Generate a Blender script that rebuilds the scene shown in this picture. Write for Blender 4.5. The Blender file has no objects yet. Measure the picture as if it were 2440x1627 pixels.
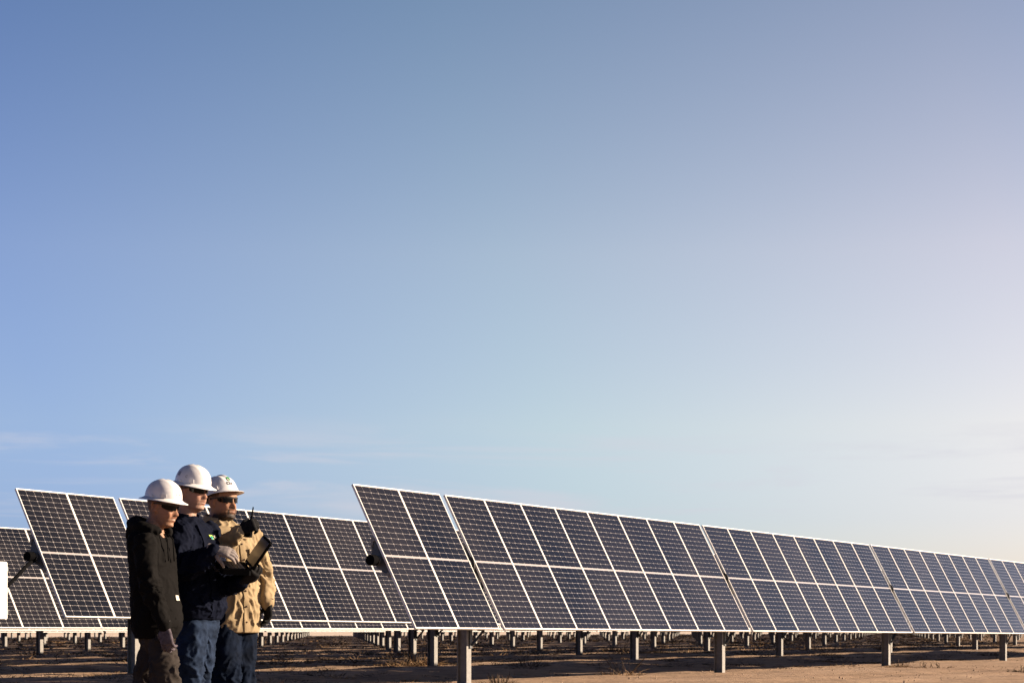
import bpy, bmesh, math, random
import numpy as np
from mathutils.bvhtree import BVHTree
from mathutils import Vector, Matrix, noise as mnoise
random.seed(7); np.random.seed(7)
scene = bpy.context.scene
C = scene.collection
R = math.radians

# ------------------------------------------------------------------ camera
FPX, HORIZON, CAMZ = 4760.0, 1500.0, 0.85          # focal length in photo pixels, horizon row, eye height
cam_d = bpy.data.cameras.new('camera'); cam = bpy.data.objects.new('camera', cam_d); C.objects.link(cam)
cam.location = (0, 0, CAMZ); cam.rotation_euler = (R(90), 0, 0)
cam_d.sensor_width = 36; cam_d.sensor_fit = 'HORIZONTAL'
cam_d.lens = 36*FPX/2440; cam_d.shift_y = (HORIZON-813.5)/2440
cam_d.clip_start = 0.1; cam_d.clip_end = 12000
cam_d.dof.use_dof = True; cam_d.dof.focus_distance = 16.0; cam_d.dof.aperture_fstop = 10.0
scene.camera = cam
scene.render.resolution_x, scene.render.resolution_y = 1024, 682

# ------------------------------------------------------------------ sky, sun, exposure
SUN_AZ = R(9)        # towards +x, turned a little away from the camera
SUN_EL = R(19)
sun_dir = Vector((math.cos(SUN_AZ)*math.cos(SUN_EL), math.sin(SUN_AZ)*math.cos(SUN_EL), math.sin(SUN_EL)))
sd = bpy.data.lights.new('sun', 'SUN'); sd.energy = 5.0; sd.angle = R(0.55); sd.color = (1.0, 0.79, 0.58)
sun = bpy.data.objects.new('sun', sd); C.objects.link(sun)
sun.rotation_euler = (-sun_dir).to_track_quat('-Z', 'Y').to_euler(); sun.location = (40, 10, 30)

world = bpy.data.worlds.new('World'); scene.world = world; world.use_nodes = True
def build_world():
    nt = world.node_tree; N = nt.nodes; L = nt.links; N.clear()
    out = N.new('ShaderNodeOutputWorld'); bg = N.new('ShaderNodeBackground')
    sky = N.new('ShaderNodeTexSky'); sky.sky_type = 'NISHITA'; sky.sun_disc = False
    sky.sun_elevation = SUN_EL; sky.sun_rotation = R(90)-SUN_AZ
    sky.altitude = 600; sky.air_density = 1.0; sky.dust_density = 0.6; sky.ozone_density = 3.0
    tc = N.new('ShaderNodeTexCoord')
    nrm = N.new('ShaderNodeVectorMath'); nrm.operation = 'NORMALIZE'; L.new(tc.outputs['Generated'], nrm.inputs[0])
    dot = N.new('ShaderNodeVectorMath'); dot.operation = 'DOT_PRODUCT'; L.new(nrm.outputs[0], dot.inputs[0]); dot.inputs[1].default_value = sun_dir
    sep = N.new('ShaderNodeSeparateXYZ'); L.new(nrm.outputs[0], sep.inputs[0])
    def maprange(src, a, b, c=0.0, d=1.0, smooth=True):
        m = N.new('ShaderNodeMapRange'); m.interpolation_type = 'SMOOTHSTEP' if smooth else 'LINEAR'
        m.inputs[1].default_value = a; m.inputs[2].default_value = b; m.inputs[3].default_value = c; m.inputs[4].default_value = d
        L.new(src, m.inputs[0]); return m.outputs[0]
    def mix(kind, fac, a, b):
        m = N.new('ShaderNodeMix'); m.data_type = 'RGBA'; m.blend_type = kind
        if hasattr(fac, 'is_linked'): L.new(fac, m.inputs[0])
        else: m.inputs[0].default_value = fac
        for s, v in ((6, a), (7, b)):
            if hasattr(v, 'is_linked'): L.new(v, m.inputs[s])
            else: m.inputs[s].default_value = (*v, 1)
        return m.outputs[2]
    # clear air: deeper blue with height, milkier towards the sun
    def ramp(src, stops):
        r = N.new('ShaderNodeValToRGB'); L.new(src, r.inputs[0]); e = r.color_ramp.elements
        while len(e) < len(stops): e.new(0.5)
        for i, (pos, c) in enumerate(stops): e[i].position = pos; e[i].color = (*c, 1)
        return r.outputs[0]
    height = ramp(maprange(sep.outputs['Z'], 0, 1, 0, 1, False), SKY_HEIGHT)
    towards = ramp(maprange(dot.outputs['Value'], -1, 1, 0, 1, False), [((d+1)/2, c) for d, c in SKY_SUNWARD])
    col = mix('MULTIPLY', 1.0, sky.outputs[0], height)
    col = mix('MULTIPLY', 1.0, col, towards)
    # thin streaked cirrus low over the horizon, all the way round
    mp = N.new('ShaderNodeMapping'); mp.inputs['Scale'].default_value = (5.5, 5.5, 60.0); mp.inputs['Location'].default_value = (2.3, 0.4, 0.9)
    mp.inputs['Rotation'].default_value = (0.0, R(1.5), 0.0)
    L.new(nrm.outputs[0], mp.inputs[0])
    nz = N.new('ShaderNodeTexNoise'); nz.inputs['Scale'].default_value = 1.0; nz.inputs['Detail'].default_value = 8; nz.inputs['Roughness'].default_value = 0.6
    nz.inputs['Distortion'].default_value = 0.6
    L.new(mp.outputs[0], nz.inputs['Vector'])
    c1 = maprange(nz.outputs[0], 0.45, 0.68)
    lo = maprange(sep.outputs['Z'], 0.046, 0.064); hi = maprange(sep.outputs['Z'], 0.078, 0.112, 1, 0)
    m1 = N.new('ShaderNodeMath'); m1.operation = 'MULTIPLY'; L.new(c1, m1.inputs[0]); L.new(lo, m1.inputs[1])
    m2 = N.new('ShaderNodeMath'); m2.operation = 'MULTIPLY'; L.new(m1.outputs[0], m2.inputs[0]); L.new(hi, m2.inputs[1])
    m3 = N.new('ShaderNodeMath'); m3.operation = 'MULTIPLY'; L.new(m2.outputs[0], m3.inputs[0]); m3.inputs[1].default_value = 0.60
    col = mix('MIX', m3.outputs[0], col, SKY_CLOUD)
    L.new(col, bg.inputs[0]); bg.inputs[1].default_value = 0.05; L.new(bg.outputs[0], out.inputs[0])
SKY_HEIGHT = [(0.0, (0.46, 0.55, 0.93)), (0.055, (0.58, 0.61, 0.93)), (0.10, (0.78, 0.72, 0.89)), (0.185, (0.87, 0.745, 0.865)), (0.30, (0.62, 0.60, 0.755)), (0.42, (0.42, 0.40, 0.56)), (0.6, (0.26, 0.25, 0.37)), (1.0, (0.16, 0.16, 0.25))]
SKY_SUNWARD = [(-1.0, (0.55, 0.6, 0.7)), (-0.4, (0.75, 0.8, 0.87)), (-0.03, (1.0, 1.0, 1.0)), (0.2, (1.5, 1.325, 0.97)), (0.42, (2.06, 1.46, 0.98)), (0.65, (1.8, 1.35, 1.0)), (1.0, (1.3, 1.2, 1.05))]
SKY_CLOUD = (3.75, 3.72, 4.15)
build_world()
vs = scene.view_settings
vs.view_transform = 'Standard'; vs.look = 'None'; vs.exposure = 1.8; vs.gamma = 1.0; vs.use_curve_mapping = False

# ------------------------------------------------------------------ helpers
class MB:
    """collects shapes, then links them as one mesh object"""
    def __init__(s): s.v = []; s.f = []; s.m = []
    def add(s, vs_, fs_, mi=0):
        b = len(s.v); s.v += [tuple(p) for p in vs_]; s.f += [tuple(i+b for i in f) for f in fs_]; s.m += [mi]*len(fs_)
    def box(s, lo, hi, mi=0, M=None):
        x0, y0, z0 = lo; x1, y1, z1 = hi
        p = [Vector(q) for q in ((x0,y0,z0),(x1,y0,z0),(x1,y1,z0),(x0,y1,z0),(x0,y0,z1),(x1,y0,z1),(x1,y1,z1),(x0,y1,z1))]
        if M is not None: p = [M @ q for q in p]
        s.add(p, [(0,3,2,1),(4,5,6,7),(0,1,5,4),(1,2,6,5),(2,3,7,6),(3,0,4,7)], mi)
    def prism(s, poly, axis, a, b, mi=0, M=None):
        """poly: 2D outline in the two other axes, extruded along axis from a to b"""
        n = len(poly); vv = []
        for t in (a, b):
            for (p, q) in poly:
                vv.append(Vector({'x': (t, p, q), 'y': (p, t, q), 'z': (p, q, t)}[axis]))
        if M is not None: vv = [M @ q for q in vv]
        s.add(vv, [tuple(range(n))[::-1], tuple(range(n, 2*n))] + [(i, (i+1) % n, n+(i+1) % n, n+i) for i in range(n)], mi)
    def tube(s, pts, rad, n=8, mi=0, cap=True):
        pts = [Vector(p) for p in pts]; k = len(pts)
        if not hasattr(rad, '__len__'): rad = [rad]*k
        rings = []; up = None
        for i, p in enumerate(pts):
            t = (pts[min(i+1, k-1)]-pts[max(i-1, 0)]).normalized()
            if up is None:
                up = Vector((0, 0, 1)) if abs(t.z) < 0.9 else Vector((1, 0, 0))
            a = t.cross(up)
            if a.length < 1e-6: a = t.orthogonal()
            a.normalize(); b = a.cross(t).normalized(); up = b
            rr = rad[i]; ra, rb = rr if hasattr(rr, '__len__') else (rr, rr)
            rings.append([p + a*ra*math.cos(2*math.pi*j/n) + b*rb*math.sin(2*math.pi*j/n) for j in range(n)])
        vv = [q for r in rings for q in r]
        ff = [(i*n+j, i*n+(j+1) % n, (i+1)*n+(j+1) % n, (i+1)*n+j) for i in range(k-1) for j in range(n)]
        if cap: ff += [tuple(range(n))[::-1], tuple(range((k-1)*n, k*n))]
        s.add(vv, ff, mi)
    def mesh(s, name, mats):
        me = bpy.data.meshes.new(name); me.from_pydata(s.v, [], s.f)
        for m in (mats if isinstance(mats, (list, tuple)) else [mats]): me.materials.append(m)
        me.polygons.foreach_set('material_index', s.m); me.update(); return me
    def build(s, name, mats, parent=None, smooth=False, fixn=False):
        me = s.mesh(name, mats)
        if fixn: recalc(me)
        if smooth: shade(me)
        return obj(name, me, parent)
def recalc(me):
    bm = bmesh.new(); bm.from_mesh(me); bmesh.ops.recalc_face_normals(bm, faces=bm.faces); bm.to_mesh(me); bm.free()
def shade(me, angle=None):
    me.polygons.foreach_set('use_smooth', [True]*len(me.polygons))
    if angle is not None:
        try: me.set_sharp_from_angle(angle=R(angle))
        except Exception: pass
def obj(name, me, parent=None, loc=None, rot=None):
    o = bpy.data.objects.new(name, me); C.objects.link(o)
    if parent is not None: o.parent = parent
    if loc is not None: o.location = loc
    if rot is not None: o.rotation_euler = rot
    return o
def tag(o, label=None, cat=None, group=None, kind=None):
    if label: o['label'] = label
    if cat: o['category'] = cat
    if group: o['group'] = group
    if kind: o['kind'] = kind
    return o
def empty(name, loc, rz=0.0):
    o = bpy.data.objects.new(name, None); C.objects.link(o); o.location = loc; o.rotation_euler = (0, 0, rz); o.empty_display_size = 0.2
    return o

def mat(name, col, rough=0.6, metal=0.0, var=0.0, vscale=8.0, bump=0.0, bscale=40.0, col2=None, spec=0.5, coat=0.0, detail=4, coords='Object', sheen=0.0):
    m = bpy.data.materials.new(name); m.use_nodes = True
    nt = m.node_tree; N = nt.nodes; L = nt.links; p = N['Principled BSDF']
    p.inputs['Base Color'].default_value = (*col, 1); p.inputs['Roughness'].default_value = rough; p.inputs['Metallic'].default_value = metal
    p.inputs['Specular IOR Level'].default_value = spec; p.inputs['Coat Weight'].default_value = coat
    if sheen: p.inputs['Sheen Weight'].default_value = sheen
    if var or bump or col2:
        tc = N.new('ShaderNodeTexCoord') if coords != 'Position' else N.new('ShaderNodeNewGeometry')
    if var or col2:
        nz = N.new('ShaderNodeTexNoise'); nz.inputs['Scale'].default_value = vscale; nz.inputs['Detail'].default_value = detail
        L.new(tc.outputs[coords], nz.inputs['Vector'])
        rp = N.new('ShaderNodeValToRGB'); L.new(nz.outputs[0], rp.inputs[0])
        c2 = col2 or tuple(min(1, c*(1+var)) for c in col); c1 = col if col2 else tuple(c*(1-var) for c in col)
        rp.color_ramp.elements[0].position = 0.32; rp.color_ramp.elements[0].color = (*c1, 1)
        rp.color_ramp.elements[1].position = 0.68; rp.color_ramp.elements[1].color = (*c2, 1)
        L.new(rp.outputs[0], p.inputs['Base Color'])
    if bump:
        nb = N.new('ShaderNodeTexNoise'); nb.inputs['Scale'].default_value = bscale; nb.inputs['Detail'].default_value = 5
        L.new(tc.outputs[coords], nb.inputs['Vector'])
        bp = N.new('ShaderNodeBump'); bp.inputs['Strength'].default_value = bump; bp.inputs['Distance'].default_value = 0.02
        L.new(nb.outputs[0], bp.inputs['Height']); L.new(bp.outputs[0], p.inputs['Normal'])
    return m
def W(px, py, Y):
    """photo pixel -> point at distance Y in front of the camera"""
    return Vector(((px-1220)/FPX*Y, Y, CAMZ+(HORIZON-py)/FPX*Y))
def smooth01(a, b, x):
    t = np.clip((np.asarray(x, float)-a)/(b-a), 0, 1); return t*t*(3-2*t)

M_ = {}
M_['frame'] = mat('anodised_aluminium', (0.55, 0.54, 0.52), 0.42, 0.15, var=0.05, vscale=3)
M_['back'] = mat('white_backsheet', (0.235, 0.22, 0.22), 0.35, var=0.04, vscale=2, coat=0.4)
M_['cell'] = mat('silicon_cell', (0.0030, 0.0040, 0.0070), 0.16, col2=(0.0125, 0.0120, 0.0145), vscale=0.55, spec=0.185, detail=6, coords='Position')
M_['cellfar'] = M_['cell']
M_['galv'] = mat('galvanised_steel', (0.135, 0.131, 0.125), 0.65, 0.0, var=0.18, vscale=14, bump=0.15, bscale=60)
M_['black'] = mat('black_rubber', (0.006, 0.006, 0.007), 0.55, var=0.2, vscale=20)
M_['matblack'] = mat('matt_black', (0.0025, 0.0025, 0.003), 0.9, spec=0.03)
M_['dsteel'] = mat('dark_steel', (0.05, 0.055, 0.06), 0.5, 0.4, var=0.2, vscale=10)
M_['white'] = mat('white_enamel', (0.60, 0.60, 0.59), 0.35, var=0.03, vscale=4)

# ------------------------------------------------------------------ the array's own frame
TH = math.atan2(3989-1220, FPX)                      # heading of the rows, right of straight ahead
DV = Vector((math.sin(TH), math.cos(TH), 0)); NV = Vector((math.cos(TH), -math.sin(TH), 0))   # along rows / faced direction
ROWZ = math.atan2(DV.y, DV.x)
TILT = R(62.4); PITCH = 6.55; MW = 1.144; GAP = 0.15; SL = 2.30
O0 = Vector((-1.789, 27.952, 0))
def row_origin(r): return O0 - NV*PITCH*r + DV*(0.11*min(r, 1))
def axis_z(r, s):
    if r == 0: return 1.893 - 0.0040*min(s, 60)
    if r == 1: return 2.072 - 0.0063*min(s, 60)
    if r == 2: return 1.915 - 0.0012*min(s, 60)
    if r == 3: return 1.86
    return 1.82 + 0.03*math.sin(r*2.1)
def table_start(k): return 0.0 if k == 0 else 2*MW+GAP+(k-1)*(8*MW+GAP)
def table_len(k): return 2*MW if k == 0 else 8*MW

def ground_z(x, y):
    x = np.asarray(x, float); y = np.asarray(y, float)
    perp = -((x-O0.x)*NV.x + (y-O0.y)*NV.y)
    z = 0.03*smooth01(16, 30, y) + 0.075*smooth01(0.5, 6.0, perp)
    return z
def gz(x, y): return float(ground_z(x, y))

# ------------------------------------------------------------------ ground
def ground_material():
    m = bpy.data.materials.new('sandy_soil'); m.use_nodes = True
    nt = m.node_tree; N = nt.nodes; L = nt.links; p = N['Principled BSDF']; p.inputs['Roughness'].default_value = 0.95
    p.inputs['Specular IOR Level'].default_value = 0.15
    g = N.new('ShaderNodeNewGeometry')
    def noise(sc, det=5, rough=0.6, vec=None):
        n = N.new('ShaderNodeTexNoise'); n.inputs['Scale'].default_value = sc; n.inputs['Detail'].default_value = det; n.inputs['Roughness'].default_value = rough
        L.new(vec or g.outputs['Position'], n.inputs['Vector']); return n.outputs[0]
    def ramp(src, stops):
        r = N.new('ShaderNodeValToRGB'); L.new(src, r.inputs[0]); e = r.color_ramp.elements
        while len(e) < len(stops): e.new(0.5)
        for i, (pos, c) in enumerate(stops): e[i].position = pos; e[i].color = (*c, 1)
        return r.outputs[0]
    def mix(kind, f, a, b):
        x = N.new('ShaderNodeMix'); x.data_type = 'RGBA'; x.blend_type = kind
        if hasattr(f, 'is_linked'): L.new(f, x.inputs[0])
        else: x.inputs[0].default_value = f
        L.new(a, x.inputs[6]); L.new(b, x.inputs[7]); return x.outputs[2]
    base = ramp(noise(0.35, 6, 0.62), [(0.3, (0.228, 0.152, 0.100)), (0.5, (0.285, 0.196, 0.130)), (0.72, (0.345, 0.248, 0.172))])
    grit = ramp(noise(9.0, 6, 0.75), [(0.30, (0.55, 0.5, 0.46)), (0.52, (1, 1, 1)), (0.75, (1.25, 1.2, 1.15))])
    col = mix('MULTIPLY', 0.8, base, grit)
    # dead litter, thickened between the rows to paint shade into the soil
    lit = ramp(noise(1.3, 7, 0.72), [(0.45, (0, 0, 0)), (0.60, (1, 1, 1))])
    litter_shade = N.new('ShaderNodeRGB'); litter_shade.outputs[0].default_value = (0.070, 0.046, 0.031, 1)
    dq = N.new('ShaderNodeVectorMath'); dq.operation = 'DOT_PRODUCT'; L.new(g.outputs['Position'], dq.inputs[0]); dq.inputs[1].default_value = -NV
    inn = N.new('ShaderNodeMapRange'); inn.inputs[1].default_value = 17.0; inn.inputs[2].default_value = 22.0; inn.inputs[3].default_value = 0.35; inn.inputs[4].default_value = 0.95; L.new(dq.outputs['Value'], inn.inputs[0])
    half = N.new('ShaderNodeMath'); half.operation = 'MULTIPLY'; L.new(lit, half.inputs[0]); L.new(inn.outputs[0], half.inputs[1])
    col = mix('MIX', half.outputs[0], col, litter_shade.outputs[0])
    # beyond the array the bare soil's colour is paled to imitate haze and bloom
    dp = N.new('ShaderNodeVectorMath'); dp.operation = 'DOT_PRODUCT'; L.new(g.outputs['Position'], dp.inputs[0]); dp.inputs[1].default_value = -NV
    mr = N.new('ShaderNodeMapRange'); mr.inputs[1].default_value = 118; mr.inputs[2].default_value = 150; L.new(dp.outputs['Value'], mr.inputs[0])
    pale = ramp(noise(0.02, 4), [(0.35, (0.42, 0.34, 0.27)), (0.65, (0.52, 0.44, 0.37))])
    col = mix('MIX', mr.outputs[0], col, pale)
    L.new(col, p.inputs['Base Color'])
    b1 = N.new('ShaderNodeBump'); b1.inputs['Strength'].default_value = 0.8; b1.inputs['Distance'].default_value = 0.05; L.new(noise(5.0, 8, 0.7), b1.inputs['Height'])
    L.new(b1.outputs[0], p.inputs['Normal'])
    return m
def build_ground():
    def axis(lo, hi, step, far):
        mid = list(np.arange(lo, hi+1e-6, step)); a = []; b = []
        d = step; q = hi
        while q < far: d *= 1.13; q += d; b.append(q)
        d = step; q = lo
        while q > -far: d *= 1.13; q -= d; a.append(q)
        return np.array(a[::-1]+mid+b)
    xs = axis(-22, 34, 0.22, 5000); ys = axis(26, 84, 0.25, 5000)
    X, Y = np.meshgrid(xs, ys)
    Z = ground_z(X, Y)
    fade = np.exp(-np.maximum(0, np.hypot(X, Y-40)-60)/60)*smooth01(14, 28, Y)
    nx, ny = X.shape[1], X.shape[0]
    rel = np.zeros_like(Z)
    for j in range(ny):
        for i in range(nx):
            if fade[j, i] > 0.02:
                a, b = X[j, i], Y[j, i]
                rel[j, i] = 0.045*mnoise.noise(Vector((a*0.28, b*0.28, 0))) + 0.04*mnoise.noise(Vector((a*0.9, b*0.9, 3))) + 0.014*mnoise.noise(Vector((a*2.6, b*2.6, 7)))
    perp = -((X-O0.x)*NV.x + (Y-O0.y)*NV.y)
    rel *= np.where(perp < -1.0, 0.55, 1.0)
    # worn wheel tracks along the lane in front of the first row
    for c in (-3.2, -4.9):
        rel += -0.03*np.exp(-((perp-c)/0.28)**2)*fade
    Z = Z + rel*fade
    v = np.stack([X, Y, Z], -1).reshape(-1, 3)
    idx = np.arange(nx*ny).reshape(ny, nx)
    f = np.stack([idx[:-1, :-1], idx[:-1, 1:], idx[1:, 1:], idx[1:, :-1]], -1).reshape(-1, 4)
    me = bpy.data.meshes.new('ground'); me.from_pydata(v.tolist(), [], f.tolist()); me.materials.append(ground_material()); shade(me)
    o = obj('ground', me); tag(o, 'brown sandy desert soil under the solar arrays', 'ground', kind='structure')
build_ground()

# ------------------------------------------------------------------ solar tables
MODW, MODL, FR = 1.138, SL, 0.016
CW = (MODW-2*FR-0.010)/6; CH = (MODL-2*FR-0.012-0.030)/24
GAPX, GAPC = 0.0062, 0.0040
def cell_outline(w, h, ch=0.0105):
    return [(-w/2+ch, -h/2), (w/2-ch, -h/2), (w/2, -h/2+ch), (w/2, h/2-ch), (w/2-ch, h/2), (-w/2+ch, h/2), (-w/2, h/2-ch), (-w/2, -h/2+ch)]
def cell_centres():
    out = []
    for i in range(6):
        for j in range(24):
            x = (i-2.5)*CW; y = (j-11.5)*CH + (0.015 if j > 11 else -0.015)
            out.append((x, y))
    return out
CENTRES = cell_centres()
def module_mesh():
    mb = MB(); w, l = MODW/2, MODL/2; iw, il = w-FR, l-FR
    mb.v = []
    o = [(-w, -l), (w, -l), (w, l), (-w, l)]; i_ = [(-iw, -il), (iw, -il), (iw, il), (-iw, il)]
    vv = [(x, y, 0) for x, y in o]+[(x, y, 0) for x, y in i_]+[(x, y, -0.006) for x, y in i_]+[(x, y, -0.035) for x, y in o]
    ff = []
    for a in range(4):
        b = (a+1) % 4
        ff += [(a, b, 4+b, 4+a), (4+a, 4+b, 8+b, 8+a), (b, a, 12+a, 12+b)]
    mb.add(vv, ff, 0); mb.add([vv[k] for k in (8, 9, 10, 11)], [(0, 1, 2, 3)], 1); mb.add([vv[k] for k in (12, 13, 14, 15)], [(3, 2, 1, 0)], 2)
    return mb.mesh('solar_module', [M_['frame'], M_['back'], M_['dsteel']])
def cell_mesh():
    mb = MB(); mb.prism(cell_outline(CW-GAPX, CH-GAPC), 'z', -0.0055, -0.0042)
    return mb.mesh('cell', M_['cell'])
def cell_field_mesh(n, skip=(), M0=Matrix.Identity(4), name='cell_field'):
    mb = MB(); ol = cell_outline(CW-GAPX, CH-GAPC)
    for q in range(n):
        if q in skip: continue
        x0 = (q+0.5)*MW
        for (cx, cy) in CENTRES:
            mb.add([M0 @ Vector((x0+cx+a, cy+b, -0.0042)) for a, b in ol], [tuple(range(8))], 0)
    return mb.mesh(name, M_['cell'])
MODULE = module_mesh(); CELL = cell_mesh()
RT = Matrix.Rotation(TILT, 4, 'X')
FIELD8 = cell_field_mesh(8); FIELD2 = cell_field_mesh(2); FIELD_REST = cell_field_mesh(8, skip=(0, 1))
def i_beam(h, name='post'):
    mb = MB(); w, d, t = 0.066, 0.085, 0.011
    poly = [(-w, -d), (w, -d), (w, -d+t), (t/2, -d+t), (t/2, d-t), (w, d-t), (w, d), (-w, d), (-w, d-t), (-t/2, d-t), (-t/2, -d+t), (-w, -d+t)]
    mb.prism(poly, 'z', -0.5, h)
    return mb.mesh(name, M_['galv'])
def tube_mesh(l):
    mb = MB(); mb.tube([(0, 0, 0), (l, 0, 0)], 0.066, 12); me = mb.mesh('torque_tube', M_['galv']); shade(me, 40); return me
def rail_mesh():
    """saddle bracket from tube to module frames"""
    mb = MB()
    mb.prism([(-0.29, -0.040), (0.29, -0.040), (0.27, -0.062), (0.11, -0.185), (-0.11, -0.185), (-0.27, -0.062)], 'x', -0.025, 0.025, 0)
    for sgn in (-1, 1):
        mb.box((-0.045, sgn*0.28-0.03, -0.066), (0.045, sgn*0.28+0.03, -0.038), 1)
        mb.prism([(sgn*0.255, -0.067), (sgn*0.31, -0.067), (sgn*0.22, -0.125), (sgn*0.185, -0.125)], 'x', -0.045, 0.006, 1)
    return mb.mesh('saddle_bracket', [M_['dsteel'], M_['galv']])
def bearing_mesh():
    """bearing ring round the tube with its plate down the post"""
    mb = MB()
    n = 20
    for k in range(n):
        a0, a1 = 2*math.pi*k/n, 2*math.pi*(k+1)/n
        def P(r, a, x): return (x, r*math.cos(a), r*math.sin(a))
        vv = [P(0.078, a0, -0.04), P(0.112, a0, -0.04), P(0.112, a1, -0.04), P(0.078, a1, -0.04), P(0.078, a0, 0.04), P(0.112, a0, 0.04), P(0.112, a1, 0.04), P(0.078, a1, 0.04)]
        mb.add(vv, [(0, 3, 2, 1), (4, 5, 6, 7), (0, 1, 5, 4), (1, 2, 6, 5), (2, 3, 7, 6), (3, 0, 4, 7)])
    mb.box((-0.07, -0.105, -0.46), (0.07, -0.092, -0.08))
    mb.box((-0.07, 0.092, -0.34), (0.07, 0.105, -0.08))
    mb.box((-0.05, -0.11, -0.13), (0.05, 0.11, -0.09))
    return mb.mesh('bearing_bracket', M_['dsteel'])
def brace_mesh():
    mb = MB()
    mb.box((0.0, -0.105, -1.25), (0.07, -0.09, -0.5))
    mb.tube([(0.05, -0.11, -1.20), (0.36, -0.13, -0.98)], 0.020, 6); mb.tube([(0.05, -0.11, -0.94), (0.36, -0.13, -0.99)], 0.015, 6)
    mb.tube([(0.35, -0.13, -1.02), (0.35, -0.10, -0.10)], 0.022, 6)
    return mb.mesh('brace', M_['dsteel'])
def cable_mesh():
    mb = MB()
    pts = []
    for k in range(15):
        a = math.pi*(-0.10+1.2*k/14)
        pts.append((0.02, -0.06-0.085*math.sin(a)-0.02, 0.12*math.cos(a)-0.04))
    mb.tube(pts, 0.016, 6); mb.tube([(0.05, p[1]+0.035, p[2]*0.8+0.02) for p in pts], 0.012, 6)
    mb.tube([(0.02, -0.04, -0.16), (0.03, -0.07, -0.26), (0.04, -0.02, -0.36), (0.03, 0.02, -0.48)], 0.011, 6)
    return mb.mesh('cable_loop', M_['black'])
RAIL, BEARING, BRACE, CABLE = rail_mesh(), bearing_mesh(), brace_mesh(), cable_mesh()
POSTS = {}
def post_mesh(h):
    k = round(h, 1)
    if k not in POSTS: POSTS[k] = i_beam(k)
    return POSTS[k]
TUBE8, TUBE2 = tube_mesh(8*MW+GAP), tube_mesh(2*MW+GAP/2+0.03)
TOFF = Vector((0, 0.14*math.sin(TILT), -0.14*math.cos(TILT)))
ORD = ['front', 'second', 'third', 'fourth', 'fifth', 'sixth', 'seventh', 'eighth', 'ninth', 'tenth', 'eleventh', 'twelfth', 'thirteenth', 'fourteenth']
def make_table(r, k, detail):
    s = table_start(k); n = 2 if k == 0 else 8; ln = table_len(k)
    base = row_origin(r) + DV*s
    az0 = axis_z(r, s); az1 = axis_z(r, s+ln)
    pe = base + DV*(ln-0.07); zg = gz(pe.x, pe.y)
    t = empty('solar_table', (base.x, base.y, zg), ROWZ)
    hz = (az0+az1)/2 - zg; slope = math.atan2(az1-az0, ln)
    rot = (TILT, -slope, 0)
    def mpos(x): return Vector((x, 0, hz+(x-ln/2)*math.tan(slope)))
    for q in range(n):
        mo = obj('solar_module', MODULE, t, mpos((q+0.5)*MW), rot)
        if detail >= 2 and q < 2:
            for (cx, cy) in CENTRES: obj('cell', CELL, mo, (cx, cy, 0))
    fld = None
    if detail >= 2: fld = FIELD_REST if n == 8 else None
    else: fld = FIELD8 if n == 8 else FIELD2
    if fld is not None:
        o = obj('cell_field', fld, t, mpos(0), (TILT, 0, 0)); o.rotation_euler = rot; tag(o, kind='stuff')
    # tube, post, brackets
    tz = hz + TOFF.z
    a = obj('torque_tube', TUBE8 if n == 8 else TUBE2, t, (-0.03 if n == 2 else 0, TOFF.y, tz), (0, -slope, 0))
    px = ln+0.05
    obj('post', post_mesh(tz-0.10), t, (px, TOFF.y, tz-0.10-round(tz-0.10, 1)))
    obj('bearing_bracket', BEARING, t, (px, TOFF.y, tz)); obj('brace', BRACE, t, (px, TOFF.y, tz))
    obj('cable_loop', CABLE, t, (ln+0.05, TOFF.y, tz+0.04))
    for q in ([0.02, ln-0.02] + [i*MW for i in range(1, n)]):
        obj('saddle_bracket', RAIL, t, mpos(q), rot)
    if n == 2:
        mb = MB(); mb.tube([(-0.17, 0, 0), (-0.05, 0, 0), (-0.045, 0, 0), (-0.028, 0, 0)], [0.076, 0.076, 0.070, 0.070], 14); e = mb.build('end_cap', M_['matblack'], t); e.location = (0, TOFF.y, tz)
    return t
def table_label(r, k):
    if k == 0: return 'narrow two-module end table of the %s tracker row' % ORD[r] + (', beside the bare dirt lane' if r == 0 else ', by the white electrical box')
    return '%s eight-module solar table after the narrow end table of the %s row' % (['', 'first', 'second', 'third', 'fourth', 'fifth', 'sixth', 'seventh', 'eighth'][k], ORD[r])
for r in (0, 1):
    for k in range(0, 6 if r == 0 else 8):
        t = make_table(r, k, 2 if k < 2 else 1)
        tag(t, table_label(r, k), 'solar table', 'solar tables of the %s row' % ORD[r])
for k in range(0, 12):
    if table_start(k)+table_len(k) < 3: continue
    t = make_table(2, k, 1)
    tag(t, 'eight-module solar table in the third tracker row, seen behind the end table beside the box' if k < 2 else 'eight-module solar table in the third tracker row, mostly hidden by the second row', 'solar table', 'solar tables of the third row')
# rows farther back: one joined face for each table, with its own post
def far_table_mesh():
    mb = MB()
    for q in range(8):
        x0 = q*MW+0.003; x1 = (q+1)*MW-0.003
        mb.box((x0, -MODL/2, -0.035), (x1, MODL/2, 0.0), 0, RT)
    for q in range(8):
        for h in (0, 1):
            x0 = q*MW+FR+0.004; x1 = (q+1)*MW-FR-0.004
            y0 = -MODL/2+FR+0.004 if h == 0 else 0.016; y1 = -0.016 if h == 0 else MODL/2-FR-0.004
            nx, ny = 6, 12; dx, dy = (x1-x0)/nx, (y1-y0)/ny
            for i in range(nx):
                for j in range(ny):
                    a, b = x0+i*dx, y0+j*dy
                    mb.add([RT @ Vector(p) for p in ((a+.003, b+.003, 0.0015), (a+dx-.003, b+.003, 0.0015), (a+dx-.003, b+dy-.003, 0.0015), (a+.003, b+dy-.003, 0.0015))], [(0, 1, 2, 3)], 1)
    return mb.mesh('solar_table', [M_['frame'], M_['cell']])
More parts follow.
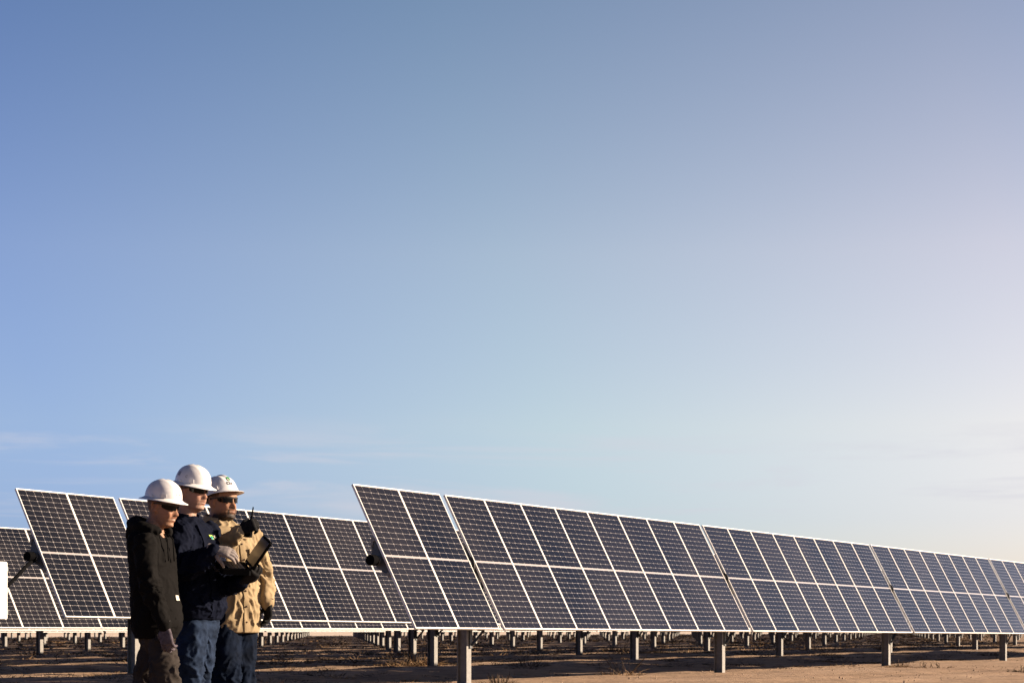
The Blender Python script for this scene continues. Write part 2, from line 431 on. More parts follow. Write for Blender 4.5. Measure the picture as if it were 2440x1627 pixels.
FAR = far_table_mesh()
def far_table_proxy(mb, base, zax, zg):
    T = Matrix.Translation((base.x, base.y, zax)) @ Matrix.Rotation(ROWZ, 4, 'Z')
    mb.box((0, -MODL/2, -0.035), (8*MW, MODL/2, 0), 0, T @ RT)
    mb.box((0.02, -MODL/2+0.02, 0.002), (8*MW-0.02, MODL/2-0.02, 0.004), 1, T @ RT)
    mb.box((8*MW-0.13, TOFF.y-0.085, zg-zax-0.3), (8*MW, TOFF.y+0.085, -0.1), 2, T)
def span(r):
    return -8.0+6.35*r, 32.0+21.9*r
NIND = 14
for r in range(3, NIND):
    a, b = span(r)
    for k in range(1, 60):
        s = table_start(k)
        if s+table_len(k) < a or s > b: continue
        base = row_origin(r)+DV*s; zg = gz(base.x, base.y); za = axis_z(r, s)
        o = obj('solar_table', FAR, None, (base.x, base.y, za), (0, 0, ROWZ))
        tag(o, 'distant solar table standing on low posts in the %s tracker row' % ORD[r], 'solar table', 'solar tables of the %s row' % ORD[r])
        h = za+TOFF.z-0.02-zg
        obj('post', post_mesh(h), o, (8*MW-0.07, TOFF.y, zg-za+h-round(h, 1)))
mb = MB()
for r in range(NIND, 20):
    a, b = span(r)
    for k in range(1, 140):
        s = table_start(k)
        if s+table_len(k) < a or s > b: continue
        base = row_origin(r)+DV*s; far_table_proxy(mb, base, axis_z(r, s), gz(base.x, base.y))
o = mb.build('distant_solar_rows', [M_['frame'], M_['cell'], M_['galv']])
tag(o, 'mass of far tracker rows fading towards the horizon', 'solar field', kind='stuff')

# ------------------------------------------------------------------ electrical box beside the second row's end
M_['straw'] = mat('dry_grass', (0.15, 0.095, 0.052), 0.9, var=0.45, vscale=1.3, spec=0.1, coords='Object')
M_['twig'] = mat('dead_twig', (0.06, 0.042, 0.028), 0.9, var=0.4, vscale=3, spec=0.1)
def build_box():
    corner = W(17, 1475, 28.5)
    t = empty('combiner_box', (corner.x-0.33*DV.x, corner.y-0.33*DV.y, gz(corner.x, corner.y)), ROWZ)
    tag(t, 'white metal electrical box on a steel stand, with black conduits', 'electrical box')
    z0 = 1.0-t.location.z; z1 = z0+0.82
    mb = MB(); mb.box((-0.33, 0.012, z0), (0.33, 0.26, z1)); mb.build('housing', M_['white'], t)
    mb = MB(); mb.box((-0.32, -0.012, z0+0.012), (0.322, 0.010, z1-0.012)); d = mb.build('door', M_['white'], t)
    for z in (z0+0.1, (z0+z1)/2, z1-0.1):
        mb = MB(); mb.box((0.323, -0.010, z-0.03), (0.345, 0.03, z+0.03)); mb.build('latch', M_['dsteel'], d)
    for x in (-0.26, 0.22):
        mb = MB(); mb.box((x-0.03, 0.265, -0.3), (x+0.03, 0.325, z1-0.1)); mb.build('leg', M_['galv'], t)
    mb = MB(); mb.box((-0.3, 0.262, z1-0.22), (0.3, 0.266, z1-0.16)); mb.build('stand_rail', M_['galv'], t)
    for k, x in enumerate((0.26, 0.17, 0.05)):
        mb = MB()
        pts = [(x, 0.13, z0+0.02), (x, 0.13, z0-0.10), (x-0.03, 0.13, z0-0.19), (x-0.12, 0.13, z0-0.30), (x-0.25, 0.13, z0-0.45), (x-0.3, 0.14, 0.3), (x-0.3, 0.14, -0.1)]
        mb.tube(pts, 0.03-0.006*k, 8); mb.build('cable_conduit', M_['matblack'], t, smooth=True)
    # thick conduit climbing to the row's torque tube
    inv = (Matrix.Translation(t.location) @ Matrix.Rotation(ROWZ, 4, 'Z')).inverted()
    e = row_origin(1); a = Vector((e.x, e.y, axis_z(1, 0)))+Vector((TOFF.y*-NV.x, TOFF.y*-NV.y, TOFF.z))-DV*0.02
    a = a+Vector((0, 0, -0.06)); b = W(18, 1395, 29.6); c = W(-10, 1418, 29.3)
    p = [a+DV*0.05, a-DV*0.05+Vector((0, 0, -0.03)), a*0.72+b*0.28+Vector((0, 0, 0.02)), a*0.35+b*0.65, b, c]
    mb = MB(); mb.tube([inv @ q for q in p], [0.022, 0.030, 0.030, 0.030, 0.028, 0.028], 10); mb.build('tracker_conduit', M_['matblack'], t, smooth=True)
build_box()

# ------------------------------------------------------------------ dry scrub
def blade(mb, p, d, l, w, mi=0):
    d = d.normalized(); side = d.cross(Vector((random.uniform(-1, 1), random.uniform(-1, 1), 0.2)))
    if side.length < 1e-3: side = Vector((1, 0, 0))
    side = side.normalized()*w/2
    m = p + d*l*0.55 + Vector((0, 0, -0.04*l))
    e = p + d*l + Vector((random.uniform(-.1, .1), random.uniform(-.1, .1), -0.16))*l
    mb.add([p-side, p+side, m+side*0.8, m-side*0.8, e], [(0, 1, 2, 3), (3, 2, 4)], mi)
def clump(mb, c, rad, h, n, w, mi=0):
    for _ in range(n):
        a = random.uniform(0, 6.283); q = rad*math.sqrt(random.random())
        p = Vector((c[0]+q*math.cos(a), c[1]+q*math.sin(a), c[2]-0.02))
        lean = random.uniform(0.3, 1.9); b = a+random.uniform(-1.4, 1.4)
        blade(mb, p, Vector((lean*math.cos(b), lean*math.sin(b), random.uniform(0.25, 1.0))), h*random.uniform(0.45, 1.1), w*random.uniform(0.6, 1.3), mi)
mb = MB()
def scatter(p0, p1, per_row, h, n, w):
    for _ in range(per_row):
        perp = random.uniform(p0, p1)
        r = perp/PITCH; a, b = span(max(r, 0)); s = random.uniform(a-2, b)
        q = O0 - NV*perp + DV*s
        if abs(q.x) > 0.27*q.y+1: continue
        dens = mnoise.noise(Vector((q.x*0.12, q.y*0.12, 5)))+0.5*mnoise.noise(Vector((q.x*0.5, q.y*0.5, 1)))
        if dens < random.uniform(-0.5, 0.35): continue
        k = random.uniform(0.6, 1.5)
        clump(mb, (q.x, q.y, gz(q.x, q.y)), 0.22*k, h*k, n, w, 0 if random.random() < 0.35 else 1)
scatter(0.8, 14, 1300, 0.12, 46, 0.009)
scatter(10, 40, 2400, 0.20, 26, 0.018)
scatter(38, 125, 4200, 0.30, 12, 0.04)
for _ in range(60):
    q = O0 + NV*random.uniform(-0.5, 7) + DV*random.uniform(-6, 45)
    clump(mb, (q.x, q.y, gz(q.x, q.y)), 0.07, 0.05, 12, 0.006, 0)
o = mb.build('dry_scrub', [M_['straw'], M_['twig']])
tag(o, 'low dry grass and dead scrub between the tracker rows', 'scrub', kind='stuff')
def shrub(px, py, rad, h, n, label, zoff=0.0, mi=0, w=0.010, dist=None):
    zg = 0.07
    Y = dist or (CAMZ-zg)*FPX/(py-HORIZON); q = W(px, py, Y); c = (q.x, q.y, gz(q.x, q.y))
    mb = MB(); clump(mb, (0, 0, 0), rad, h, n, w, mi)
    for _ in range(max(6, n//12)):
        a = random.uniform(0, 6.283); l = h*random.uniform(0.8, 1.5)
        p = Vector((0.4*rad*math.cos(a), 0.4*rad*math.sin(a), 0)); e = Vector((1.0*l*math.cos(a), 1.0*l*math.sin(a), l*random.uniform(0.5, 1)))
        m = p*0.4+e*0.6+Vector((random.uniform(-.03, .03), random.uniform(-.03, .03), 0.02))
        mb.tube([p, m, e], [0.006, 0.005, 0.002], 4, 1)
    o = mb.build('dry_shrub', [M_['straw'], M_['twig']]); o.location = c; tag(o, label, 'shrub', 'dry shrubs on the sand')
shrub(1190, 1630, 0.26, 0.15, 260, 'pale dry tuft at the foot of the post under the end table', dist=30.2, w=0.006)
shrub(1000, 1588, 0.42, 0.42, 320, 'bushy dry weed between the first two rows, near the second row post', w=0.010)
shrub(948, 1590, 0.45, 0.22, 260, 'low spreading dry weed heaped next to the bushy one', w=0.010)
shrub(1485, 1603, 0.30, 0.40, 60, 'sparse twiggy weed in the shade of the front row', w=0.007)
shrub(1262, 1590, 0.40, 0.26, 160, 'dark twiggy scrub clump in the front row shade', mi=1, w=0.008)
shrub(2215, 1586, 0.55, 0.12, 180, 'flat dry weed mat lying on the sunlit sand near a front row post', w=0.009)
shrub(2452, 1594, 0.40, 0.12, 260, 'dark matted weed mound on the sunlit dirt lane', mi=1, w=0.010)
shrub(2140, 1582, 0.25, 0.16, 120, 'small straw tuft beside the third front row post', w=0.008)
shrub(1475, 1553, 0.5, 0.35, 220, 'golden lit grass bunch deep between the rows', w=0.014)

# loose stones and clods on the soil
mb = MB()
for _ in range(2600):
    q = O0 + NV*random.uniform(-9, 6.5) + DV*random.uniform(-8, 46)
    if abs(q.x) > 0.275*q.y: continue
    r = random.choice((.008, .010, .012, .016, .024))*random.uniform(.6, 1.2); z = gz(q.x, q.y)
    vv = [Vector((q.x+r*math.cos(a)*random.uniform(.7, 1.2), q.y+r*math.sin(a)*random.uniform(.7, 1.2), z-.02)) for a in (0, 1.26, 2.5, 3.8, 5.0)]
    tp = [Vector((p.x*.45+q.x*.55, p.y*.45+q.y*.55, z+r*random.uniform(.25, .5))) for p in vv]
    mb.add(vv+tp, [(i, (i+1) % 5, 5+(i+1) % 5, 5+i) for i in range(5)]+[(5, 6, 7, 8, 9)])
o = mb.build('gravel', mat('stone', (0.25, 0.18, 0.13), 0.9, var=0.35, vscale=2, spec=0.15)); tag(o, 'loose stones and clods scattered on the sand', 'gravel', kind='stuff')

# ------------------------------------------------------------------ people: tools
def cloth(name, col, rough=0.85, var=0.12, vscale=9, bump=0.12, bscale=240, col2=None, sheen=0.0):
    return mat(name, col, rough, var=var, vscale=vscale, bump=bump, bscale=bscale, col2=col2, spec=0.04, sheen=sheen)
M_['hoodie'] = cloth('black_fleece', (0.0044, 0.0041, 0.0042))
M_['khaki'] = cloth('brown_canvas', (0.0245, 0.0210, 0.0195), var=0.2)
M_['navy'] = cloth('navy_fleece', (0.0024, 0.0038, 0.0105))
M_['jeans'] = cloth('blue_denim', (0.0112, 0.0190, 0.0385), var=0.4, vscale=14)
M_['jeans2'] = cloth('dark_denim', (0.0028, 0.0056, 0.0135), var=0.4, vscale=14)
M_['tan'] = cloth('tan_twill', (0.23, 0.176, 0.107), var=0.06)
M_['button'] = mat('horn_button', (0.10, 0.06, 0.035), 0.4)
M_['glove1'] = cloth('violet_grey_glove', (0.062, 0.053, 0.064), var=0.3, vscale=40)
M_['glove2'] = cloth('pale_grey_glove', (0.17, 0.15, 0.145), var=0.25, vscale=40)
M_['glove3'] = cloth('black_glove', (0.010, 0.010, 0.011), var=0.3, vscale=40)
M_['cuff'] = cloth('white_knit', (0.42, 0.41, 0.40))
M_['boot'] = mat('brown_leather', (0.045, 0.026, 0.016), 0.55, var=0.3, vscale=12)
M_['hat'] = mat('white_plastic', (0.53, 0.525, 0.53), 0.28, var=0.08, vscale=26, spec=0.5)
M_['lens'] = mat('smoked_lens', (0.0015, 0.0015, 0.0018), 0.12, spec=0.15)
M_['hair'] = mat('dark_hair', (0.008, 0.006, 0.005), 0.7, var=0.3, vscale=60)
M_['grey'] = mat('grey_print', (0.20, 0.20, 0.215), 0.5)
M_['ink'] = mat('dark_print', (0.03, 0.03, 0.035), 0.5)
M_['green'] = mat('green_print', (0.02, 0.26, 0.07), 0.5)
M_['lime'] = mat('lime_print', (0.30, 0.42, 0.05), 0.5)
M_['cyan'] = mat('cyan_print', (0.05, 0.32, 0.45), 0.5)
M_['paper'] = mat('white_print', (0.34, 0.32, 0.27), 0.6)
def skin_material(name):
    m = bpy.data.materials.new(name); m.use_nodes = True; N = m.node_tree.nodes; L = m.node_tree.links; p = N['Principled BSDF']
    a = N.new('ShaderNodeAttribute'); a.attribute_name = 'skin_tone'; L.new(a.outputs['Color'], p.inputs['Base Color'])
    p.inputs['Roughness'].default_value = 0.6; p.inputs['Specular IOR Level'].default_value = 0.18
    p.inputs['Subsurface Weight'].default_value = 0.08; p.inputs['Subsurface Radius'].default_value = (0.012, 0.005, 0.003)
    return m
M_['skin'] = skin_material('skin')

def loft(mb, rings, n=40, ex=2.2, mi=0, close=True):
    """rings of (centre, A half-vector, B half-vector) joined into one skin; superelliptic sections"""
    vv = []
    for (c, A, B) in rings:
        for j in range(n):
            t = 2*math.pi*j/n; ct, st = math.cos(t), math.sin(t)
            f = (abs(ct)**ex+abs(st)**ex)**(-1/ex)
            vv.append(Vector(c)+A*(ct*f)+B*(st*f))
    k = len(rings)
    ff = [(i*n+j, i*n+(j+1) % n, (i+1)*n+(j+1) % n, (i+1)*n+j) for i in range(k-1) for j in range(n)]
    if close: ff += [tuple(range(n))[::-1], tuple(range((k-1)*n, k*n))]
    mb.add(vv, ff, mi)
def spline(pts, rad, sub=6):
    """Catmull-Rom through points and radii"""
    P = [Vector(p) for p in pts]; k = len(P); op = []; orr = []
    g = lambda a, i: a[max(0, min(k-1, i))]
    for i in range(k-1):
        for q in range(sub):
            t = q/sub
            w = (-.5*t**3+t*t-.5*t, 1.5*t**3-2.5*t*t+1, -1.5*t**3+2*t*t+.5*t, .5*t**3-.5*t*t)
            op.append(sum((g(P, i-1+m)*w[m] for m in range(4)), Vector())); orr.append(sum(g(rad, i-1+m)*w[m] for m in range(4)))
    op.append(P[-1]); orr.append(rad[-1]); return op, orr
def limb(mb, pts, rad, n=20, sub=6, ends=True):
    p, r = spline(pts, rad, sub)
    if ends:      # rounded ends
        d0 = (p[0]-p[1]).normalized(); d1 = (p[-1]-p[-2]).normalized()
        p = [p[0]+d0*r[0]*0.8, p[0]+d0*r[0]*0.5]+p+[p[-1]+d1*r[-1]*0.5, p[-1]+d1*r[-1]*0.8]
        r = [r[0]*0.45, r[0]*0.82]+r+[r[-1]*0.82, r[-1]*0.45]
    mb.tube(p, r, n)
def ball(mb, c, rx, ry, rz, M=None, n=20, k=12):
    c = Vector(c); vv = []
    for i in range(1, k):
        a = math.pi*i/k
        for j in range(n):
            t = 2*math.pi*j/n
            q = Vector((rx*math.sin(a)*math.cos(t), ry*math.sin(a)*math.sin(t), rz*math.cos(a)))
            vv.append(c+(M @ q if M is not None else q))
    top = Vector((0, 0, rz)); bot = Vector((0, 0, -rz))
    vv += [c+(M @ top if M is not None else top), c+(M @ bot if M is not None else bot)]
    T, B = len(vv)-2, len(vv)-1
    ff = [(i*n+j, (i+1)*n+j, (i+1)*n+(j+1) % n, i*n+(j+1) % n) for i in range(k-2) for j in range(n)]
    ff += [(T, j, (j+1) % n) for j in range(n)]+[(B, (k-2)*n+(j+1) % n, (k-2)*n+j) for j in range(n)]
    mb.add(vv, ff)
def fuse(mb, voxel, smooth=4, factor=0.5):
    """one continuous skin from overlapping shapes"""
    me = mb.mesh('fuse', M_['black']); recalc_each(me)
    o = bpy.data.objects.new('fuse', me); C.objects.link(o)
    r = o.modifiers.new('r', 'REMESH'); r.mode = 'VOXEL'; r.voxel_size = voxel
    if smooth:
        s = o.modifiers.new('s', 'SMOOTH'); s.factor = factor; s.iterations = smooth
    dg = bpy.context.evaluated_depsgraph_get(); dg.update()
    out = bpy.data.meshes.new_from_object(o.evaluated_get(dg)); bpy.data.objects.remove(o); out.materials.clear()
    return out
def recalc_each(me):
    recalc(me)
def coords(me):
    a = np.empty(len(me.vertices)*3); me.vertices.foreach_get('co', a); b = np.empty(len(me.vertices)*3); me.vertex_normals.foreach_get('vector', b)
    return a.reshape(-1, 3), b.reshape(-1, 3)
def wrinkle(me, amp, spots=(), seed=0, base=0.35, vert=1.0, hem=None):
    """cloth folds: ridged noise, stronger near the given (point, radius, gain) spots"""
    co, no = coords(me)
    for i in range(len(co)):
        p = co[i]; g = base
        for (c, r, k) in spots:
            d = math.dist(p, c)/r
            if d < 1: g += k*(1-d*d)**2
        if hem is not None: g *= max(.12, min(1, (p[2]-hem)/.09))
        q = Vector((p[0]*9+seed, p[1]*9, p[2]*9*vert)); wv = mnoise.noise(q*0.7)*1.2
        a = max(0, 1-abs(mnoise.noise(Vector((p[0]*13+wv+seed, p[1]*13, p[2]*13*vert+wv*1.7))))*2.4)**1.6*1.5
        b = max(0, 1-abs(mnoise.noise(Vector((p[0]*27+wv*2, p[1]*27+seed, p[2]*30*vert))))*2.4)**1.4*1.3
        co[i] += no[i]*amp*g*(a*0.75+b*0.35-0.35)
    me.vertices.foreach_set('co', co.ravel()); me.update()
def sobj(name, me, material, parent):
    me.materials.append(material); me.name = name; shade(me); return obj(name, me, parent)

def interp(tab, z):
    xs = [t[0] for t in tab]; i = max(0, min(len(xs)-2, int(np.searchsorted(xs, z))-1))
    t = (z-xs[i])/(xs[i+1]-xs[i]); t = max(0, min(1, t)); t = t*t*(3-2*t)*0.5+t*0.5
    return tab[i][1]*(1-t)+tab[i+1][1]*t
G = lambda d, s: math.exp(-(d/s)**2)
def head_shape(mb, M, fat=0.0, smile=0.0):
    FRONT = [(-.122, .040), (-.116, .066), (-.104, .086), (-.090, .083), (-.080, .084), (-.070, .0925), (-.0625, .0885), (-.054, .0955), (-.042, .091), (-.02, .087), (.0, .086), (.015, .092), (.028, .1005), (.05, .100), (.075, .090), (.098, .066), (.112, .038), (.119, .008)]
    BACK = [(-.122, -.01), (-.10, -.030), (-.07, -.052), (-.04, -.074), (-.01, -.092), (.03, -.102), (.065, -.095), (.09, -.074), (.108, -.044), (.119, -.008)]
    WID = [(-.122, .022), (-.112, .040), (-.098, .050), (-.08, .058), (-.055, .065), (-.025, .0705), (.01, .074), (.045, .0775), (.075, .069), (.098, .050), (.112, .029), (.119, .006)]
    NOSE = [(-.052, 0), (-.045, .009), (-.036, .026), (-.027, .030), (-.012, .020), (.006, .011), (.02, .003), (.03, 0)]
    n, k = 96, 84; vv = []
    for i in range(k):
        z = -.122+.241*i/(k-1)
        xf, xb, w = interp(FRONT, z), interp(BACK, z), interp(WID, z)
        jaw = max(0, min(1, (-z-.03)/.07))
        w = w*(1+fat*(0.10+0.22*jaw)); xf += fat*0.004*jaw
        xc, a = (xf+xb)/2, (xf-xb)/2
        for j in range(n):
            t = 2*math.pi*j/n; ct, st = math.cos(t), math.sin(t); f = (abs(ct)**2.25+abs(st)**2.25)**(-1/2.25)
            x, y = xc+a*ct*f, w*st*f
            if ct > 0:
                y *= 1-(0.13+0.16*jaw*(1-fat*0.7))*ct**3
                x += interp(NOSE, z)*G(y, .0105 if z > -.015 else .0145)
                if -.05 < z < -.02: x += .007*G(abs(y)-.014, .006)*G(z+.036, .008)      # nostril wings
                x -= .013*G(abs(y)-.031, .013)*G(z-.008, .012)                              # eye sockets
                x += .0045*G(abs(y)-.030, .020)*G(z-.028, .008)                             # brow
                x += .006*G(abs(y)-.048, .016)*G(z+.022, .017)*(1+smile)                    # cheekbones
                x += (.004+.003*smile)*G(abs(y)-.034-.004*smile, .013)*G(z+.042, .013)      # cheeks beside the mouth
                x -= .0045*G(z+.0625, .0035)*G(y, .024)                                     # mouth line
                x += .0035*G(z+.0545, .0045)*G(y, .019)+.0045*G(z+.071, .005)*G(y, .017)  # lips
                x -= .004*G(z+.082, .005)*G(y, .02); x += .005*G(z+.103, .012)*G(y, .018)  # chin
                x -= .0035*G(abs(y)-.029-.05*(-.04-z if z < -.04 else 0), .005)*(1 if -.065 < z < -.03 else 0)*(1+smile)  # smile crease
            vv.append(M @ Vector((x, y, z)))
    ff = [(i*n+j, i*n+(j+1) % n, (i+1)*n+(j+1) % n, (i+1)*n+j) for i in range(k-1) for j in range(n)]
    ff += [tuple(range(n))[::-1], tuple(range((k-1)*n, k*n))]
    mb.add(vv, ff)
    for s in (-1, 1):      # ears: rim, lobe and bowl
        R3 = (M.to_3x3() @ Matrix.Rotation(s*R(18), 3, 'Z') @ Matrix.Rotation(R(-12), 3, 'Y'))
        wx = .0745*(1+fat*.12)
        pts = [M @ Vector((x, s*(wx+o), z)) for x, z, o in ((.010, -.004, .0), (.006, .022, .006), (-.010, .031, .012), (-.024, .020, .016), (-.025, .0, .015), (-.015, -.018, .009), (-.003, -.030, .003), (.004, -.022, .0))]
        p, r = spline(pts, [.005, .006, .0062, .0062, .006, .006, .0075, .005], 4); mb.tube(p, r, 10)
        ball(mb, M @ Vector((-.007, s*(wx+.002), -.002)), .016, .006, .022, R3)
def paint_skin(me, Mh, tone, beard=None, bstr=0.0, style='none', hair=(0.012, 0.009, 0.008), lip=(0.17, 0.062, 0.05), seed=0, teeth=0):
    inv = Mh.inverted(); co, _ = coords(me); out = np.ones((len(co), 4)); tone = np.array(tone)
    for i in range(len(co)):
        q = inv @ Vector(co[i]); x, y, z = q; c = tone.copy()
        if z > -.35:
            nz = mnoise.noise(Vector((x*45+seed, y*45, z*45)))*0.5+mnoise.noise(Vector((x*130, y*130+seed, z*130)))*0.5
            c = c*(1+0.16*nz)
            red = 0.35*G(z+.03, .03)*G(abs(y)-.045, .03)*(x > .03)+0.4*G(z+.03, .016)*G(y, .02)*(x > .08)+0.3*(abs(y) > .078)
            c = c*(1+np.array([.14, -.10, -.10])*red)
            if x > .06:
                l = max(G(z+.055, .0045)*G(y, .020), G(z+.0705, .0048)*G(y, .018)); c = c*(1-l*.8)+np.array(lip)*l*.8
                if teeth: t = teeth*G(z+.0625, .0032)*G(y, .020); c = c*(1-t)+np.array((.5, .47, .42))*t
                c = c*(1-0.75*(1-teeth)*G(z+.0625, .0022)*G(y, .022))
                e = 0.8*G(z-.027, .005)*G(abs(y)-.030, .017); c = c*(1-e)+np.array(hair)*e
            if beard is not None:
                b = 0.0
                if style == 'goatee':
                    b = max(G(z+.100, .018)*G(y, .026)*(x > .04), G(z+.047, .006)*G(y, .027)*(x > .06), G(abs(y)-.029, .006)*G(z+.072, .026)*(x > .05))
                if style == 'full':
                    b = max(0.85*min(1, max(0, (-z-.06)/.03))*(x > -.02), G(z+.0465, .0065)*G(y, .030)*(x > .06), G(abs(y)-.031, .008)*G(z+.070, .028)*(x > .05))
                b = max(b, 0.30*min(1, max(0, (-z-.045)/.03))*(x > 0))*bstr*(0.8+0.5*nz)
                b = max(0, min(1, b*1.35)); c = c*(1-b)+np.array(beard)*b
            h = 0.85*min(1, max(0, (z-.012-0.25*max(0, x+.0))/.02))*(1 if x < .045 else 0)+(0.8*min(1, max(0, (z+.045)/.03)) if x < -.045 else 0)
            h = min(0.9, h)*(0.85+0.4*nz); h = max(0, min(1, h)); c = c*(1-h)+np.array(hair)*h
        out[i, :3] = np.clip(c, 0.001, 1)
    at = me.color_attributes.new('skin_tone', 'FLOAT_COLOR', 'POINT'); at.data.foreach_set('color', out.ravel())

def frame_from(origin, xdir, zdir):
    x = Vector(xdir).normalized(); z = Vector(zdir); z = (z-x*z.dot(x)).normalized(); y = z.cross(x)
    m = Matrix((x, y, z)).transposed().to_4x4(); m.translation = origin; return m
def hand_mesh(M, thumb, curls=(35, 45, 30), spread=4, tcurl=(25, 30), r0=.0105, size=1.0):
    """x along the fingers, z out of the back of the hand; thumb = +1/-1 side of y. Fingers bend towards -z"""
    mb = MB(); S = size
    def X(p): return M @ (Vector(p)*S)
    e = M.to_3x3()
    loft(mb, [(X(c), e @ Vector((0, w*S, 0)), e @ Vector((0, 0, h*S))) for c, w, h in (((-.03, 0, 0), .028, .021), ((0, 0, 0), .029, .020), ((.03, .001*thumb, -.001), .038, .0185), ((.065, 0, 0), .042, .017), ((.088, 0, -.001), .041, .0145), ((.097, 0, -.002), .036, .010))], 24, 2.6)
    for f, (y, x0, ln) in enumerate(((.030, .088, .076), (.0105, .093, .084), (-.0095, .090, .078), (-.029, .083, .062))):
        y *= thumb; a = 0; p = Vector((x0-.012, y, 0)); pts = [p.copy()]; yaw = R(spread)*(1.5-f)*thumb
        for s, seg in enumerate((.46, .30, .24)):
            a += R(curls[s]*(1+0.10*(f-1.5)*0.6))
            d = Vector((math.cos(a)*math.cos(yaw), math.sin(yaw), -math.sin(a)))
            p = p+d*(ln+(.012 if s == 0 else 0))*seg; pts.append(p.copy())
        limb(mb, [X(q) for q in pts], [r0*S, r0*.96*S, r0*.88*S, r0*.74*S], 12, 4)
    p = Vector((.012, .026*thumb, -.006)); pts = [p.copy()]; a = R(42); dn = R(18)
    for s, seg in enumerate((.042, .034, .028)):
        d = Vector((math.cos(a)*math.cos(dn), math.sin(a)*thumb*math.cos(dn), -math.sin(dn))); p = p+d*seg; pts.append(p.copy())
        a -= R(tcurl[0]); dn += R(tcurl[1])
    limb(mb, [X(q) for q in pts], [.0145*S, .013*S, .0115*S, .009*S], 12, 4)
    return fuse(mb, .0036, 2)

def hard_hat(parent, M, full=True, ridge=0.004):
    """shell with brim, local x forward; origin at the head centre"""
    a0, b0, zb, h, n = .123, .107, .047, .119, 72
    p = 2.15
    def ring(off, z, sc=1.0, brim=0.0, inner=False):
        out = []
        for j in range(n):
            t = 2*math.pi*j/n; ct, st = math.cos(t), math.sin(t)
            if full: bw = brim*(1+0.32*max(0, ct)**2+0.10*max(0, -ct))
            else: bw = brim*(0.15+1.35*max(0, ct)**1.6*(1 if ct > 0 else 0))
            x = (a0*sc+off+bw)*ct; y = (b0*sc+off+bw)*st
            zz = z-(bw*0.42 if brim else 0)-(0.010*ct*ct if not full and brim else 0)
            if not inner and sc < 0.985 and sc > 0.02:
                k = min(1, (1-sc)*9)
                zz += k*(ridge*G(y, .012)+ridge*0.7*G(abs(y)-.045, .009))*(1 if x < .115 else 0)
            out.append(Vector((x-.004, y, zz)))
        return out
    rows = []
    S = [1-(1-i/17)**1.7 for i in range(18)]     # 0 base .. 1 top
    rows.append(('o', ring(0, zb+h, 0.015)))
    for s in S[::-1][1:]:
        sc = (1-s**p)**(1/p); rows.append(('o', ring(0, zb+h*s, max(sc, .02))))
    rows.append(('o', ring(.004, zb-.004, 1, .004)))
    for br in (.010, .020, .0285): rows.append(('o', ring(.004, zb-.005, 1, br)))
    rows.append(('e', ring(.004, zb-.0085, 1, .030)))
    for br in (.027, .015, .004): rows.append(('i', ring(.003, zb-.010, 1, br)))
    rows.append(('i', ring(-.005, zb-.006, 1)))
    for s in S[1:]:
        sc = (1-s**p)**(1/p); rows.append(('i', ring(-.005, zb+(h-.006)*s-.002, max(sc, .02), 0, True)))
    vv = [M @ q for _, r in rows for q in r]; k = len(rows)
    ff = [(i*n+j, (i+1)*n+j, (i+1)*n+(j+1) % n, i*n+(j+1) % n) for i in range(k-1) for j in range(n)]
    ff += [tuple(range(n)), tuple(range((k-1)*n, k*n))[::-1]]
    mb = MB(); mb.add(vv, ff); hat = mb.build('hard_hat', M_['hat'], parent, fixn=True); shade(hat.data, 50)
    def surf(ang, z, off=.0015):
        s = max(0, min(.98, (z-zb)/h)); sc = (1-s**p)**(1/p); t = R(ang)
        x, y = (a0*sc+off)*math.cos(t), (b0*sc+off)*math.sin(t); k = min(1, (1-sc)*9) if sc < .985 else 0
        return Vector((x-.004, y, z+k*(ridge*G(y, .012)+ridge*0.7*G(abs(y)-.045, .009))*(1 if x < .115 else 0)))
    for s in (-1, 1):
        mb = MB()
        c = surf(s*62, zb+.014, .004); T = Matrix.Translation(c) @ Matrix.Rotation(R(s*62), 4, 'Z')
        mb.prism([(-.017, -.011), (.017, -.011), (.014, .012), (-.014, .012)], 'x', -.008, .005, 0, M @ T)
        mb.build('accessory_slot', M_['hat'], hat)
        mb = MB(); c = surf(s*100, zb+.006, .003); T = Matrix.Translation(c) @ Matrix.Rotation(R(s*100), 4, 'Z')
        mb.prism([(-.012, -.008), (.012, -.008), (.004, .008), (-.004, .008)], 'x', -.006, .004, 0, M @ T); mb.build('vent_nub', M_['hat'], hat)
    mb = MB()      # sweat band and rear ratchet
    for a_, b_ in ((.101, .084),):
        pts = [M @ Vector((a_*math.cos(2*math.pi*j/24)-.002, b_*math.sin(2*math.pi*j/24), .046-(.030 if math.cos(2*math.pi*j/24) < -.5 else 0)*min(1, (-math.cos(2*math.pi*j/24)-.5)*4))) for j in range(25)]
        mb.tube(pts, [(.004, .012)]*25, 6)
    mb.build('head_band', M_['black'], hat)
    return hat, surf
def decal(parent, name, polys, material, place, M, off=0.0):
    """flat print: outline points (u,v) in metres carried onto a surface by place(u,v)"""
    mb = MB()
    for poly in polys:
        mb.add([M @ place(u, v) for u, v in poly], [tuple(range(len(poly)))])
    return mb.build(name, material, parent)
def disc(u, v, r, n=18, a0=0, a1=360):
    return [(u+r*math.cos(R(a0+(a1-a0)*i/n)), v+r*math.sin(R(a0+(a1-a0)*i/n))) for i in range(n + (0 if a1-a0 == 360 else 1))]
def arc_strip(u, v, r, w, a0, a1, n=12):
    o = []
    for i in range(n):
        A, B = R(a0+(a1-a0)*i/n), R(a0+(a1-a0)*(i+1)/n)
        o.append([(u+(r-w)*math.cos(A), v+(r-w)*math.sin(A)), (u+r*math.cos(A), v+r*math.sin(A)), (u+r*math.cos(B), v+r*math.sin(B)), (u+(r-w)*math.cos(B), v+(r-w)*math.sin(B))])
    return o
